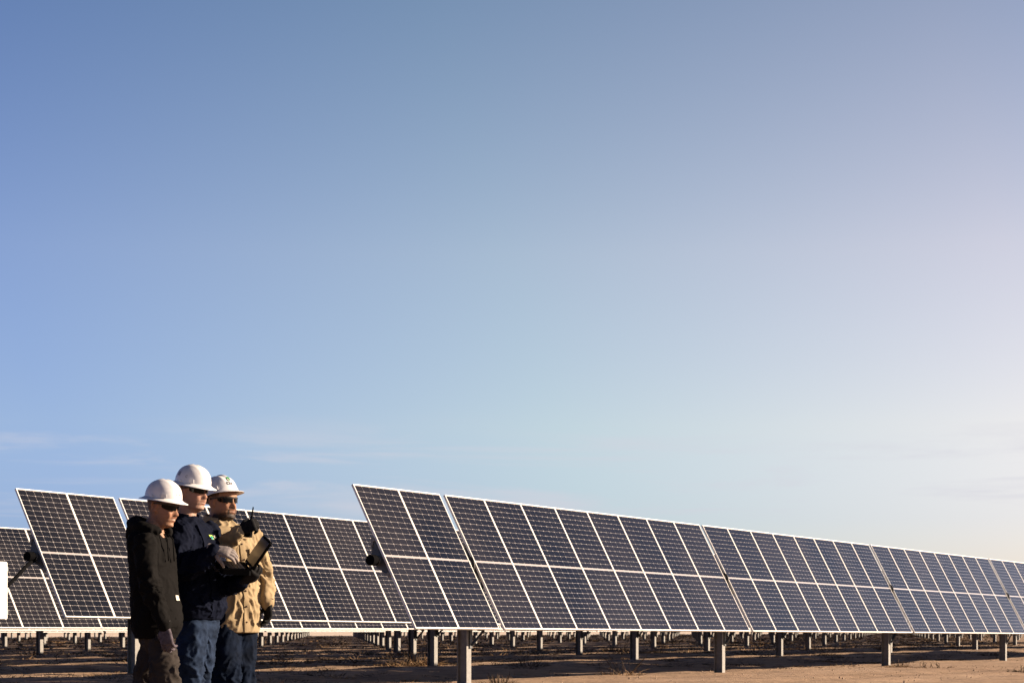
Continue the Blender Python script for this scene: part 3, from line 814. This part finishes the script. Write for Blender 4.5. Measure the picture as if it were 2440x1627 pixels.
def word(letters, u0, v0, s, w):
    """C, l, e drawn as stroked shapes"""
    out = []; u = u0
    for ch in letters:
        if ch == 'C': out += arc_strip(u+.5*s, v0+.5*s, .5*s, w, 45, 315); u += 1.05*s
        if ch == 'l': out.append([(u, v0), (u+w, v0), (u+w, v0+1.05*s), (u, v0+1.05*s)]); u += w*2.2
        if ch == 'e': out += arc_strip(u+.34*s, v0+.34*s, .34*s, w, 0, 310); out.append([(u+.05*s, v0+.34*s-w*.4), (u+.64*s, v0+.34*s-w*.4), (u+.64*s, v0+.34*s+w*.4), (u+.05*s, v0+.34*s+w*.4)]); u += .8*s
        if ch == 'n': out += arc_strip(u+.3*s, v0+.35*s, .3*s, w, 0, 180)+[[(u, v0), (u+w, v0), (u+w, v0+.5*s), (u, v0+.5*s)], [(u+.6*s-w, v0), (u+.6*s, v0), (u+.6*s, v0+.35*s), (u+.6*s-w, v0+.35*s)]]; u += .75*s
    return out
def sunglasses(parent, M, fat=0.0):
    def P(ang, z, off):
        t = R(ang); return M @ Vector(((.1015+off)*math.cos(t)-.004, (.0775*(1+fat*.1)+off)*math.sin(t), z))
    def strip(a0, a1, hf, zf, th, material, name, par, n=24, off=.004):
        mb = MB(); vv = []
        for i in range(n+1):
            a = a0+(a1-a0)*i/n; hh = hf(a); zc = zf(a)
            vv += [P(a, zc-hh, off), P(a, zc+hh, off+.0015), P(a, zc+hh, off+.0015+th), P(a, zc-hh, off+th)]
        ff = []
        for i in range(n):
            b = i*4
            for q in range(4): ff.append((b+q, b+(q+1) % 4, b+4+(q+1) % 4, b+4+q))
        ff += [(0, 1, 2, 3), (n*4+3, n*4+2, n*4+1, n*4)]
        mb.add(vv, ff); o = mb.build(name, material, par, fixn=True); shade(o.data, 40); return o
    fr = strip(-104, 104, lambda a: .0035 if abs(a) < 68 else .0042, lambda a: .023-.006*max(0, (abs(a)-60)/44), .004, M_['black'], 'sunglasses', parent, 48, .005)
    for s in (-1, 1):
        strip(*(sorted((s*7, s*68))), lambda a: .0185*min(1, max(.25, 1-((abs(a)-36)/36)**4)), lambda a: .0085+.004*(abs(a)-30)/40, .0025, M_['lens'], 'lens', fr, 24, .004)
    return fr

# ------------------------------------------------------------------ people: the three workers
def unit(deg):
    a = R(deg); return Vector((math.cos(a), -math.sin(a), 0)), Vector((math.sin(a), math.cos(a), 0))   # forward, left
def build_person(S):
    Y0 = S['Y']; F, Lf = unit(S['yaw'])
    Q = lambda p: W(p[0], p[1], Y0+(p[2] if len(p) > 2 else 0))
    hc = Q(S['head']); Hs = S.get('hs', 1.04)
    rot = Matrix.Rotation(-R(S['hyaw']), 4, 'Z') @ Matrix.Rotation(R(S['hpitch']), 4, 'Y') @ Matrix.Rotation(R(S.get('hroll', 0)), 4, 'X')
    Mh = Matrix.Translation(hc) @ rot @ Matrix.Scale(Hs, 4)
    hatrot = Matrix.Rotation(-R(S['hyaw']), 4, 'Z') @ Matrix.Rotation(R(S['hatpitch']), 4, 'Y') @ Matrix.Rotation(R(S.get('hroll', 0)), 4, 'X')
    Mhat = Matrix.Translation(hc+hatrot @ Vector((0, 0, S.get('hatlift', 0)))) @ hatrot @ Matrix.Scale(Hs*S.get('hatscale', 1), 4)
    rings = [(Q((x, y)), a, b) for (y, x, a, b) in S['torso']]
    nb = Q(S['neck'])
    def ringset(k, da=0.0): return [(c, F*(a*k+da), Lf*(b*k+da)) for c, a, b in rings]
    arms = {k: ([Q(p) for p in S[k][0]], S[k][1]) for k in ('right_arm', 'left_arm')}
    legs = {}
    for k in ('right_leg', 'left_leg'):
        pts = [Q(p) for p in S[k][0]]
        an = Vector((pts[-1].x, pts[-1].y, 0.10)); legs[k] = (pts+[an], S[k][1])
    # --- the body itself, head to feet in one skin
    mb = MB(); head_shape(mb, Mh, S.get('fat', 0), S.get('smile', 0))
    nr = .056+.012*S.get('fat', 0)
    limb(mb, [Mh @ Vector((-.022, 0, -.05)), Mh @ Vector((-.030, 0, -.10)), nb, nb+Vector((0, 0, -.08))], [nr*.95, nr, nr*1.08, nr*1.4], 24)
    if S.get('fat', 0): ball(mb, Mh @ Vector((.030, 0, -.108)), .040, .042, .022, Mh.to_3x3())
    loft(mb, ringset(.82)[:-1], 32)
    for k in arms: limb(mb, arms[k][0], [r*.72 for r in arms[k][1]], 16)
    for k in legs: limb(mb, legs[k][0], [r*.78 for r in legs[k][1]], 16)
    me = fuse(mb, .0058, 1); paint_skin(me, Mh, S['tone'], S.get('beard'), S.get('bstr', 0), S.get('style', 'none'), seed=S['Y']*7, teeth=S.get('teeth', 0))
    me.materials.append(M_['skin']); me.name = 'person'; shade(me); body = obj('person', me)
    # --- upper garment
    mb = MB(); loft(mb, ringset(1.0), 44, 2.3)
    for k in arms: limb(mb, arms[k][0], arms[k][1], 22)
    S['extra'](mb, S, Q, F, Lf, nb) if 'extra' in S else None
    me = fuse(mb, .0085, 5); spots = []
    for k in arms:
        p = arms[k][0]; spots += [(p[2], .16, 1.1), (p[3], .13, 0.7), (p[0], .14, .45)]
    spots += [(rings[1][0]+F*.1, .24, .55)]
    wrinkle(me, S.get('wr', .011), spots, S['Y'], S.get('wb', .35), S.get('wv', 1.0), rings[0][0].z-.005)
    top = sobj(S['top'], me, M_[S['topmat']], body); tree = BVHTree.FromPolygons([v.co for v in me.vertices], [p.vertices for p in me.polygons])
    # --- trousers
    mb = MB(); hipc = [l[0][0] for l in legs.values()]
    mid = (hipc[0]+hipc[1])/2
    loft(mb, [(mid+Vector((0, 0, dz)), F*(a*S.get('hipa', .118)), Lf*(a*S.get('hipb', .165))) for dz, a in ((-.10, .62), (-.06, .9), (0, 1), (.06, 1.0), (.16, .95))], 36)
    for k in legs: limb(mb, legs[k][0], legs[k][1], 24, 8)
    me = fuse(mb, .0085, 5); spots = []
    for k in legs: spots += [(legs[k][0][-2], .28, .7), (legs[k][0][0], .2, .5)]
    wrinkle(me, .017, spots, S['Y']+3, .4); sobj('trousers', me, M_[S['legmat']], body)
    # --- boots
    for k in legs:
        a = legs[k][0][-1]; mb = MB()
        loft(mb, [(Vector((a.x, a.y, 0.20)), F*.055, Lf*.05), (Vector((a.x, a.y, .12)), F*.058, Lf*.05), (Vector((a.x, a.y, .085))+F*.02, F*.085, Lf*.048), (Vector((a.x, a.y, .05))+F*.05, F*.13, Lf*.05), (Vector((a.x, a.y, .012))+F*.05, F*.138, Lf*.052), (Vector((a.x, a.y, .0))+F*.05, F*.136, Lf*.05)], 28, 2.5)
        b = mb.build('boot', M_['boot'], body, fixn=True); shade(b.data, 60)
    # --- gloves
    for (origin, xd, zd, th, curls, mt, kw) in S['hands']:
        M = frame_from(Q(origin), xd, zd); me = hand_mesh(M, th, curls, **kw); g = sobj('glove', me, M_[mt], body)
        mb = MB(); e = M.to_3x3()
        loft(mb, [(M @ Vector((x, 0, 0)), e @ Vector((0, w, 0)), e @ Vector((0, 0, w*.8))) for x, w in ((-.042, .034), (-.03, .0345), (-.012, .033), (-.004, .030))], 24)
        c = mb.build('cuff', M_[S.get('cuffmat', mt)], g, fixn=True); shade(c.data, 60)
    hat, surf = hard_hat(body, Mhat, S.get('full', True), S.get('ridge', .004))
    sunglasses(body, Mh, S.get('fat', 0))
    tag(body, S['label'], 'person', 'workers standing by the array')
    # torso surface, phi 0 = front, 90 = left; for pockets, plackets and badges
    zs = [r[0].z for r in rings]
    def surface(phi, z, off=.012):
        i = 0
        while i < len(zs)-2 and z > zs[i+1]: i += 1
        t = (z-zs[i])/(zs[i+1]-zs[i]); t = max(0, min(1, t))
        c = rings[i][0]*(1-t)+rings[i+1][0]*t; a = rings[i][1]*(1-t)+rings[i+1][1]*t; b = rings[i][2]*(1-t)+rings[i+1][2]*t
        ct, st = math.cos(R(phi)), math.sin(R(phi)); f = (abs(ct)**2.3+abs(st)**2.3)**(-1/2.3)
        o = (F*ct/a+Lf*st/b).normalized()
        q = c+F*(a*ct*f)+Lf*(b*st*f); h = tree.ray_cast(q+o*.05, -o, .12)
        return (h[0] if h[0] is not None else q)+o*(off-.010)
    return dict(body=body, top=top, hat=hat, surf=surf, Mhat=Mhat, Mh=Mh, surface=surface, Q=Q, F=F, L=Lf, nb=nb)
def patch(parent, name, material, surface, grid, off=.010, th=.004):
    """cloth piece lying on a torso: grid of rows of (phi, z)"""
    mb = MB(); r, c = len(grid), len(grid[0])
    A = [surface(p, z, off) for row in grid for p, z in row]; B = [surface(p, z, off-th) for row in grid for p, z in row]
    ff = [(i*c+j, i*c+j+1, (i+1)*c+j+1, (i+1)*c+j) for i in range(r-1) for j in range(c-1)]; n = r*c
    rim = [j for j in range(c)]+[i*c+c-1 for i in range(1, r)]+[(r-1)*c+j for j in range(c-2, -1, -1)]+[i*c for i in range(r-2, 0, -1)]
    fs = ff+[tuple(n+q for q in f[::-1]) for f in ff]+[(rim[k], rim[(k+1) % len(rim)], n+rim[(k+1) % len(rim)], n+rim[k]) for k in range(len(rim))]
    mb.add(A+B, fs); o = mb.build(name, material, parent, fixn=True); shade(o.data, 50); return o
def quad_grid(p0, p1, z0, z1, n=8, m=8, skew=0.0):
    return [[(p0+(p1-p0)*j/m+skew*i/n, z0+(z1-z0)*i/n) for j in range(m+1)] for i in range(n+1)]
def collar(parent, name, material, c, F, Lf, ra, rb, h, gap, flare, tilt=0.0, th=.007):
    mb = MB(); n = 40; vv = []
    for i in range(n+1):
        a = gap+(360-2*gap)*i/n; ct, st = math.cos(R(a)), math.sin(R(a)); back = (1-ct)/2
        for k, (rr, z) in enumerate(((1, 0), (1+flare*.4, h*.5), (1+flare, h), (1+flare-th/ra, h), (1-th/ra+flare*.4, h*.5), (1-th/ra, 0))):
            vv.append(c+F*(ra*rr*ct)+Lf*(rb*rr*st)+Vector((0, 0, z*(.75+.5*back)+tilt*back)))
    ff = [(i*6+k, i*6+(k+1) % 6, (i+1)*6+(k+1) % 6, (i+1)*6+k) for i in range(n) for k in range(6)]+[tuple(range(6)), tuple(range(n*6, n*6+6))[::-1]]
    mb.add(vv, ff); o = mb.build(name, material, parent, fixn=True); shade(o.data, 60); return o

# ---- worker in the black hooded sweatshirt
def hood(mb, S, Q, F, Lf, nb):
    c = nb+Vector((0, 0, .005))
    ring = []
    for k in range(13):
        a = R(25+310*k/12); back = (1-math.cos(a))/2
        ring.append(c+F*(.085*math.cos(a)-.03*back)+Lf*(.098*math.sin(a))+Vector((0, 0, -.03+.055*back)))
    p, r = spline(ring, [.020, .030, .034, .038, .042, .046, .048, .046, .042, .038, .034, .030, .020], 3); mb.tube(p, r, 14)
    ball(mb, c-F*.115+Vector((0, 0, -.030)), .070, .11, .075); ball(mb, c-F*.10+Vector((0, 0, -.085)), .065, .095, .06)
P1 = dict(Y=11.9, yaw=24, head=(388, 1208), hyaw=21, hpitch=10, hatpitch=8, hatlift=.011, hatscale=.955, hs=0.98, neck=(366, 1259), smile=1.0, teeth=.8,
    torso=[(1521, 371, 0.104, 0.142), (1512, 372, 0.112, 0.149), (1498, 373, 0.129, 0.164), (1468, 373, 0.131, 0.170), (1420, 369, 0.122, 0.166), (1370, 366, 0.115, 0.166), (1320, 362, 0.112, 0.175), (1292, 358, 0.103, 0.177), (1276, 356, 0.083, 0.155), (1264, 358, 0.064, 0.093), (1254, 362, 0.053, 0.062)],
    right_arm=([(345, 1292, -.15), (349, 1345, -.19), (359, 1396, -.21), (376, 1450, -.23), (393, 1492, -.24)], [.067, .062, .056, .049, .041]),
    left_arm=([(374, 1292, .17), (376, 1345, .21), (380, 1396, .22), (386, 1430, .19), (390, 1448, .15)], [.074, .068, .061, .053, .043]),
    right_leg=([(377, 1512, -.06), (391, 1575, -.09), (394, 1638, -.10)], [.068, .082, .080, .076]),
    left_leg=([(369, 1512, .07), (360, 1575, .08), (350, 1638, .09)], [.066, .080, .076, .074]),
    hipa=.084, hipb=.120, hands=[((394, 1497, -.242), (.10, .0, -1), (-.35, -1, .05), -1, (26, 38, 26), 'glove1', {}), ((392, 1450, .14), (.5, -.6, -.5), (.3, .6, .4), 1, (20, 25, 15), 'glove1', {})],
    top='hooded_sweatshirt', topmat='hoodie', legmat='khaki', cuffmat='cuff', extra=hood, wr=.016, tone=(.225, .122, .076), beard=(.03, .02, .015), bstr=.25,
    label='person in a black hooded sweatshirt and full-brim white hard hat, smiling down at the laptop')
p1 = build_person(P1)
patch(p1['top'], 'pouch_pocket', M_['hoodie'], p1['surface'], [[(-62+22*i/8+(j/8)*(62-22*i/8+40), 0.865+.20*i/8) for j in range(9)] for i in range(9)], .014)
patch(p1['top'], 'waistband', M_['hoodie'], p1['surface'], quad_grid(-180, 178, .797, .845, 3, 48), .006)
patch(p1['top'], 'label_patch', M_['paper'], p1['surface'], quad_grid(8, 19, 1.025, 1.056, 3, 3), .021)
for s in (-1, 1):
    mb = MB(); b = p1['nb']+p1['F']*.092+p1['L']*(.03*s)+Vector((0, 0, -.035))
    mb.tube([b, b+p1['F']*.025+Vector((0, 0, -.03)), b+p1['F']*.030+Vector((0, 0, -.10)), b+p1['F']*.034+Vector((0, 0, -.16))], .004, 6)
    mb.build('drawstring', M_['hoodie'], p1['top'], smooth=True)
# ---- worker in the navy jacket
P2 = dict(Y=12.4, yaw=36, head=(458, 1171), hyaw=28, hpitch=4, hatpitch=10, hatlift=.009, hatscale=.955, hs=1.0, neck=(443, 1229), fat=.35,
    torso=[(1477, 469, 0.120, 0.164), (1466, 470, 0.127, 0.171), (1452, 471, 0.143, 0.186), (1431, 470, 0.143, 0.186), (1390, 467, 0.138, 0.186), (1340, 461, 0.133, 0.193), (1300, 455, 0.128, 0.199), (1272, 450, 0.115, 0.199), (1254, 446, 0.092, 0.174), (1242, 446, 0.073, 0.108), (1232, 446, 0.062, 0.073)],
    right_arm=([(427, 1270, -.18), (424, 1312, -.25), (436, 1350, -.29), (474, 1336, -.33), (508, 1312, -.35)], [.080, .074, .068, .062, .047]),
    left_arm=([(492, 1270, .17), (506, 1325, .17), (520, 1382, .10), (550, 1392, -.03), (577, 1386, -.14)], [.080, .074, .066, .058, .046]),
    right_leg=([(460, 1492, -.06), (454, 1560, -.09), (450, 1632, -.10)], [.088, .090, .082, .078]),
    left_leg=([(480, 1492, .07), (476, 1560, .07), (466, 1632, .08)], [.088, .090, .082, .078]),
    hands=[((511, 1309, -.352), (.93, -.10, -.18), (.15, -.75, .62), -1, (18, 30, 22), 'glove2', {}), ((582, 1384, -.16), (.75, -.35, .50), (.25, -.70, -.65), -1, (40, 48, 30), 'glove3', {})],
    hipa=.105, hipb=.145, top='jacket', topmat='navy', legmat='jeans', wr=.020, wb=.5, tone=(.265, .150, .106), beard=(.15, .125, .11), bstr=.55, style='goatee',
    label='person in a navy jacket and jeans with full-brim white hard hat, holding the open laptop')
p2 = build_person(P2)
collar(p2['top'], 'collar', M_['navy'], p2['nb']+Vector((0, 0, -.034))-p2['F']*.012, p2['F'], p2['L'], .084, .092, .050, 26, .10, .006)
patch(p2['top'], 'zip_placket', M_['navy'], p2['surface'], quad_grid(-6, 6, .93, 1.50, 24, 3), .018)
def cs(ph, z, k):      # small print on the chest: u along phi, v up
    return lambda u, v: p2['surface'](ph+u*260, z+v, k)
decal(p2['top'], 'chest_logo', [[(-.016, -.014), (.016, -.014), (.016, .014), (-.016, .014)]], M_['lime'], cs(20, 1.425, .0135), Matrix.Identity(4))
decal(p2['top'], 'chest_logo', [disc(-.004, -.002, .0115)], M_['cyan'], cs(20, 1.425, .0147), Matrix.Identity(4))
decal(p2['top'], 'chest_logo', [disc(.002, 0, .0085)], M_['green'], cs(20, 1.425, .0159), Matrix.Identity(4))
decal(p2['top'], 'chest_logo', word('Cle', .021, -.007, .016, .0045), M_['paper'], cs(20, 1.427, .0147), Matrix.Identity(4))
# ---- worker in the tan work shirt
P3 = dict(Y=12.9, yaw=52, head=(530, 1196), hyaw=36, hpitch=-1, hatpitch=-17, hatlift=.006, hs=1.0, neck=(519, 1246), fat=.75,
    torso=[(1507, 556, .136, .172), (1490, 554, .146, .182), (1440, 551, .150, .180), (1390, 549, .150, .180), (1340, 547, .145, .182), (1305, 545, .138, .190), (1280, 541, .122, .192), (1263, 535, .100, .172), (1252, 528, .080, .115), (1242, 524, .068, .080)],
    right_arm=([(492, 1278, -.12), (492, 1306, -.18), (504, 1324, -.24), (540, 1296, -.36), (569, 1267, -.42)], [.074, .064, .054, .047, .040]),
    left_arm=([(598, 1282, .12), (613, 1325, .15), (623, 1368, .14), (631, 1405, .09), (638, 1436, .05)], [.074, .067, .061, .055, .047]),
    right_leg=([(533, 1476, -.06), (535, 1560, -.08), (536, 1632, -.07)], [.110, .100, .088, .084]),
    left_leg=([(574, 1476, .06), (574, 1560, .05), (572, 1632, .06)], [.110, .100, .088, .084]),
    hands=[((574, 1263, -.425), (.86, -.05, .40), (-.25, -1, .25), 1, (52, 62, 40), 'glove3', dict(tcurl=(35, 40))), ((640, 1441, .045), (-.03, -.06, -1), (.75, .60, -.1), 1, (26, 34, 24), 'glove3', {})],
    top='work_shirt', topmat='tan', legmat='jeans2', wr=.016, wb=.7, wv=.55, full=False, ridge=.009, tone=(.235, .128, .078), beard=(.018, .012, .010), bstr=1.25, style='full',
    label='person in a tan work shirt and cap-style white hard hat, raising a two-way radio')
p3 = build_person(P3)
collar(p3['top'], 'collar', M_['tan'], p3['nb']+Vector((0, 0, -.012))-p3['F']*.008, p3['F'], p3['L'], .098, .104, .052, 24, -.22, .010)
for s in (-1, 1):      # collar points
    o = patch(p3['top'], 'collar_point', M_['tan'], p3['surface'], [[(s*(4+38*j/6*(1-.55*i/6)), 1.515-.075*i/6-.010*j/6) for j in range(7)] for i in range(7)], .020, .005)
patch(p3['top'], 'button_placket', M_['tan'], p3['surface'], quad_grid(1, 12, .835, 1.46, 26, 4), .016, .005)
for k in range(6):
    q = p3['surface'](6.5, .90+.10*k, .0185); mb = MB(); ball(mb, q, .006, .006, .006, None, 8, 6); mb.build('button', M_['button'], p3['top'], smooth=True)
for s in (-1, 1):
    pk = patch(p3['top'], 'chest_pocket', M_['tan'], p3['surface'], quad_grid(s*20, s*52, 1.235, 1.355, 8, 8), .017, .005)
    patch(pk, 'pocket_flap', M_['tan'], p3['surface'], [[(s*(19+34*j/8), 1.372-(.052+.014*(1-abs(j-4)/4))*i/4) for j in range(9)] for i in range(5)], .023, .004)
# prints on the hats
def hatplace(P, ang, z, off): return lambda u, v: P['surf'](ang+math.degrees(u/.125), z+v, off)
decal(p3['hat'], 'hat_logo', [disc(0, 0, .0155)], M_['green'], hatplace(p3, -7, .114, .0022), p3['Mhat'])
decal(p3['hat'], 'hat_logo', [disc(-.006, -.003, .0085)], M_['paper'], hatplace(p3, -7, .114, .0034), p3['Mhat'])
decal(p3['hat'], 'hat_lettering', word('Cle', -.030, -.012, .022, .0055), M_['ink'], hatplace(p3, -8, .085, .0024), p3['Mhat'])
decal(p1['hat'], 'hat_lettering', word('Cle', -.022, -.010, .020, .005), M_['grey'], hatplace(p1, -10, .082, .0024), p1['Mhat'])
decal(p2['hat'], 'hat_sticker', [[(-.015, -.013), (.015, -.013), (.015, .013), (-.015, .013)]], M_['grey'], hatplace(p2, -116, .098, .0022), p2['Mhat'])
decal(p2['hat'], 'hat_lettering', arc_strip(0, 0, .009, .003, 30, 330), M_['grey'], hatplace(p2, -80, .086, .0022), p2['Mhat'])

# ------------------------------------------------------------------ laptop held by the second worker
def build_laptop():
    hf, hn = W(582, 1338, 12.42), W(599, 1357.5, 12.11); lf = W(512, 1333, 12.40); tf = W(626, 1272.4, 12.44)
    hv = hn-hf; w = hv.length; hv = hv.normalized()
    bv = lf-hf; bl = bv.length; bv = (bv-hv*bv.dot(hv)).normalized()
    nv = bv.cross(hv).normalized(); nv = nv if nv.z > 0 else -nv
    lv = tf-hf; ll = lv.length; lv = (lv-hv*lv.dot(hv)).normalized(); ln = lv.cross(hv).normalized(); ln = ln if ln.x < 0 else -ln
    t = empty('laptop', hf); tag(t, 'black rugged laptop held open in front of the navy jacket', 'laptop')
    inv = Matrix.Translation(-hf)
    def basis(a, b, c): 
        m = Matrix((a, b, c)).transposed().to_4x4(); return m
    Bm = basis(hv, bv, nv); Lm = basis(hv, lv, ln)
    mb = MB()
    mb.prism([(.012, 0), (w-.012, 0), (w, .012), (w, bl-.012), (w-.012, bl), (.012, bl), (0, bl-.012), (0, .012)], 'z', -.034, 0, 0, Bm); mb.build('base', M_['matblack'], t)
    mb = MB()
    for i in range(13):
        for j in range(5):
            x0 = .022+i*(w-.044)/13; y0 = .035+j*.021
            mb.box((x0, y0, .0005), (x0+(w-.044)/13-.004, y0+.017, .0035), 0, Bm)
    mb.build('keyboard', mat('key_plastic', (.022, .022, .024), .45), t)
    mb = MB(); mb.box((w*.36, bl-.060, .0004), (w*.64, bl-.015, .0012), 0, Bm); mb.build('touchpad', mat('touchpad', (.03, .03, .032), .35), t)
    mb = MB(); mb.prism([(.012, .004), (w-.012, .004), (w, .016), (w, ll-.012), (w-.012, ll), (.012, ll), (0, ll-.012), (0, .016)], 'z', -.014, 0, 0, Lm); lid = mb.build('lid', M_['matblack'], t)
    mb = MB(); mb.box((.014, .022, .0005), (w-.014, ll-.014, .0014), 0, Lm); mb.build('screen', mat('dark_screen', (.013, .0095, .0075), .3, spec=.5), lid)
    for x in (.06, w-.09):
        mb = MB(); mb.tube([Bm @ Vector((x, -.004, .002)), Bm @ Vector((x+.04, -.004, .002))], .009, 10); mb.build('hinge', M_['black'], t)
    mb = MB(); mb.tube([Bm @ Vector((w*.2, bl+.0, -.02)), Bm @ Vector((w*.25, bl+.022, -.022)), Bm @ Vector((w*.75, bl+.022, -.022)), Bm @ Vector((w*.8, bl, -.02))], .008, 8); mb.build('carry_handle', M_['black'], t)
build_laptop()
# ------------------------------------------------------------------ two-way radio in the raised hand
def build_radio():
    Yr = 12.535
    top, bot = W(595.5, 1238, Yr), W(589.5, 1279, Yr-.01); ax = (top-bot).normalized(); l = (top-bot).length
    side = Vector((.80, -.60, 0)); side = (side-ax*side.dot(ax)).normalized(); dep = ax.cross(side)
    M = Matrix((side, dep, ax)).transposed().to_4x4()
    t = empty('two_way_radio', bot); tag(t, 'black two-way radio with stub antenna in the raised gloved hand', 'radio')
    mb = MB(); mb.prism([(-.022, -.018), (.022, -.018), (.028, -.012), (.028, .012), (.022, .018), (-.022, .018), (-.028, .012), (-.028, -.012)], 'z', 0, l, 0, M); mb.build('body', M_['matblack'], t)
    mb = MB(); mb.tube([M @ Vector((.012, 0, l-.002)), M @ Vector((.012, 0, l+.02)), M @ Vector((.013, 0, l+.082))], [.0065, .0055, .004], 10); mb.build('antenna', M_['matblack'], t, smooth=True)
    mb = MB(); mb.tube([M @ Vector((-.013, 0, l-.002)), M @ Vector((-.013, 0, l+.012))], .007, 10); mb.build('knob', M_['black'], t)
    mb = MB(); mb.box((-.018, -.0195, l*.45), (.018, -.0178, l*.9), 0, M); mb.build('speaker_grille', M_['black'], t)
build_radio()
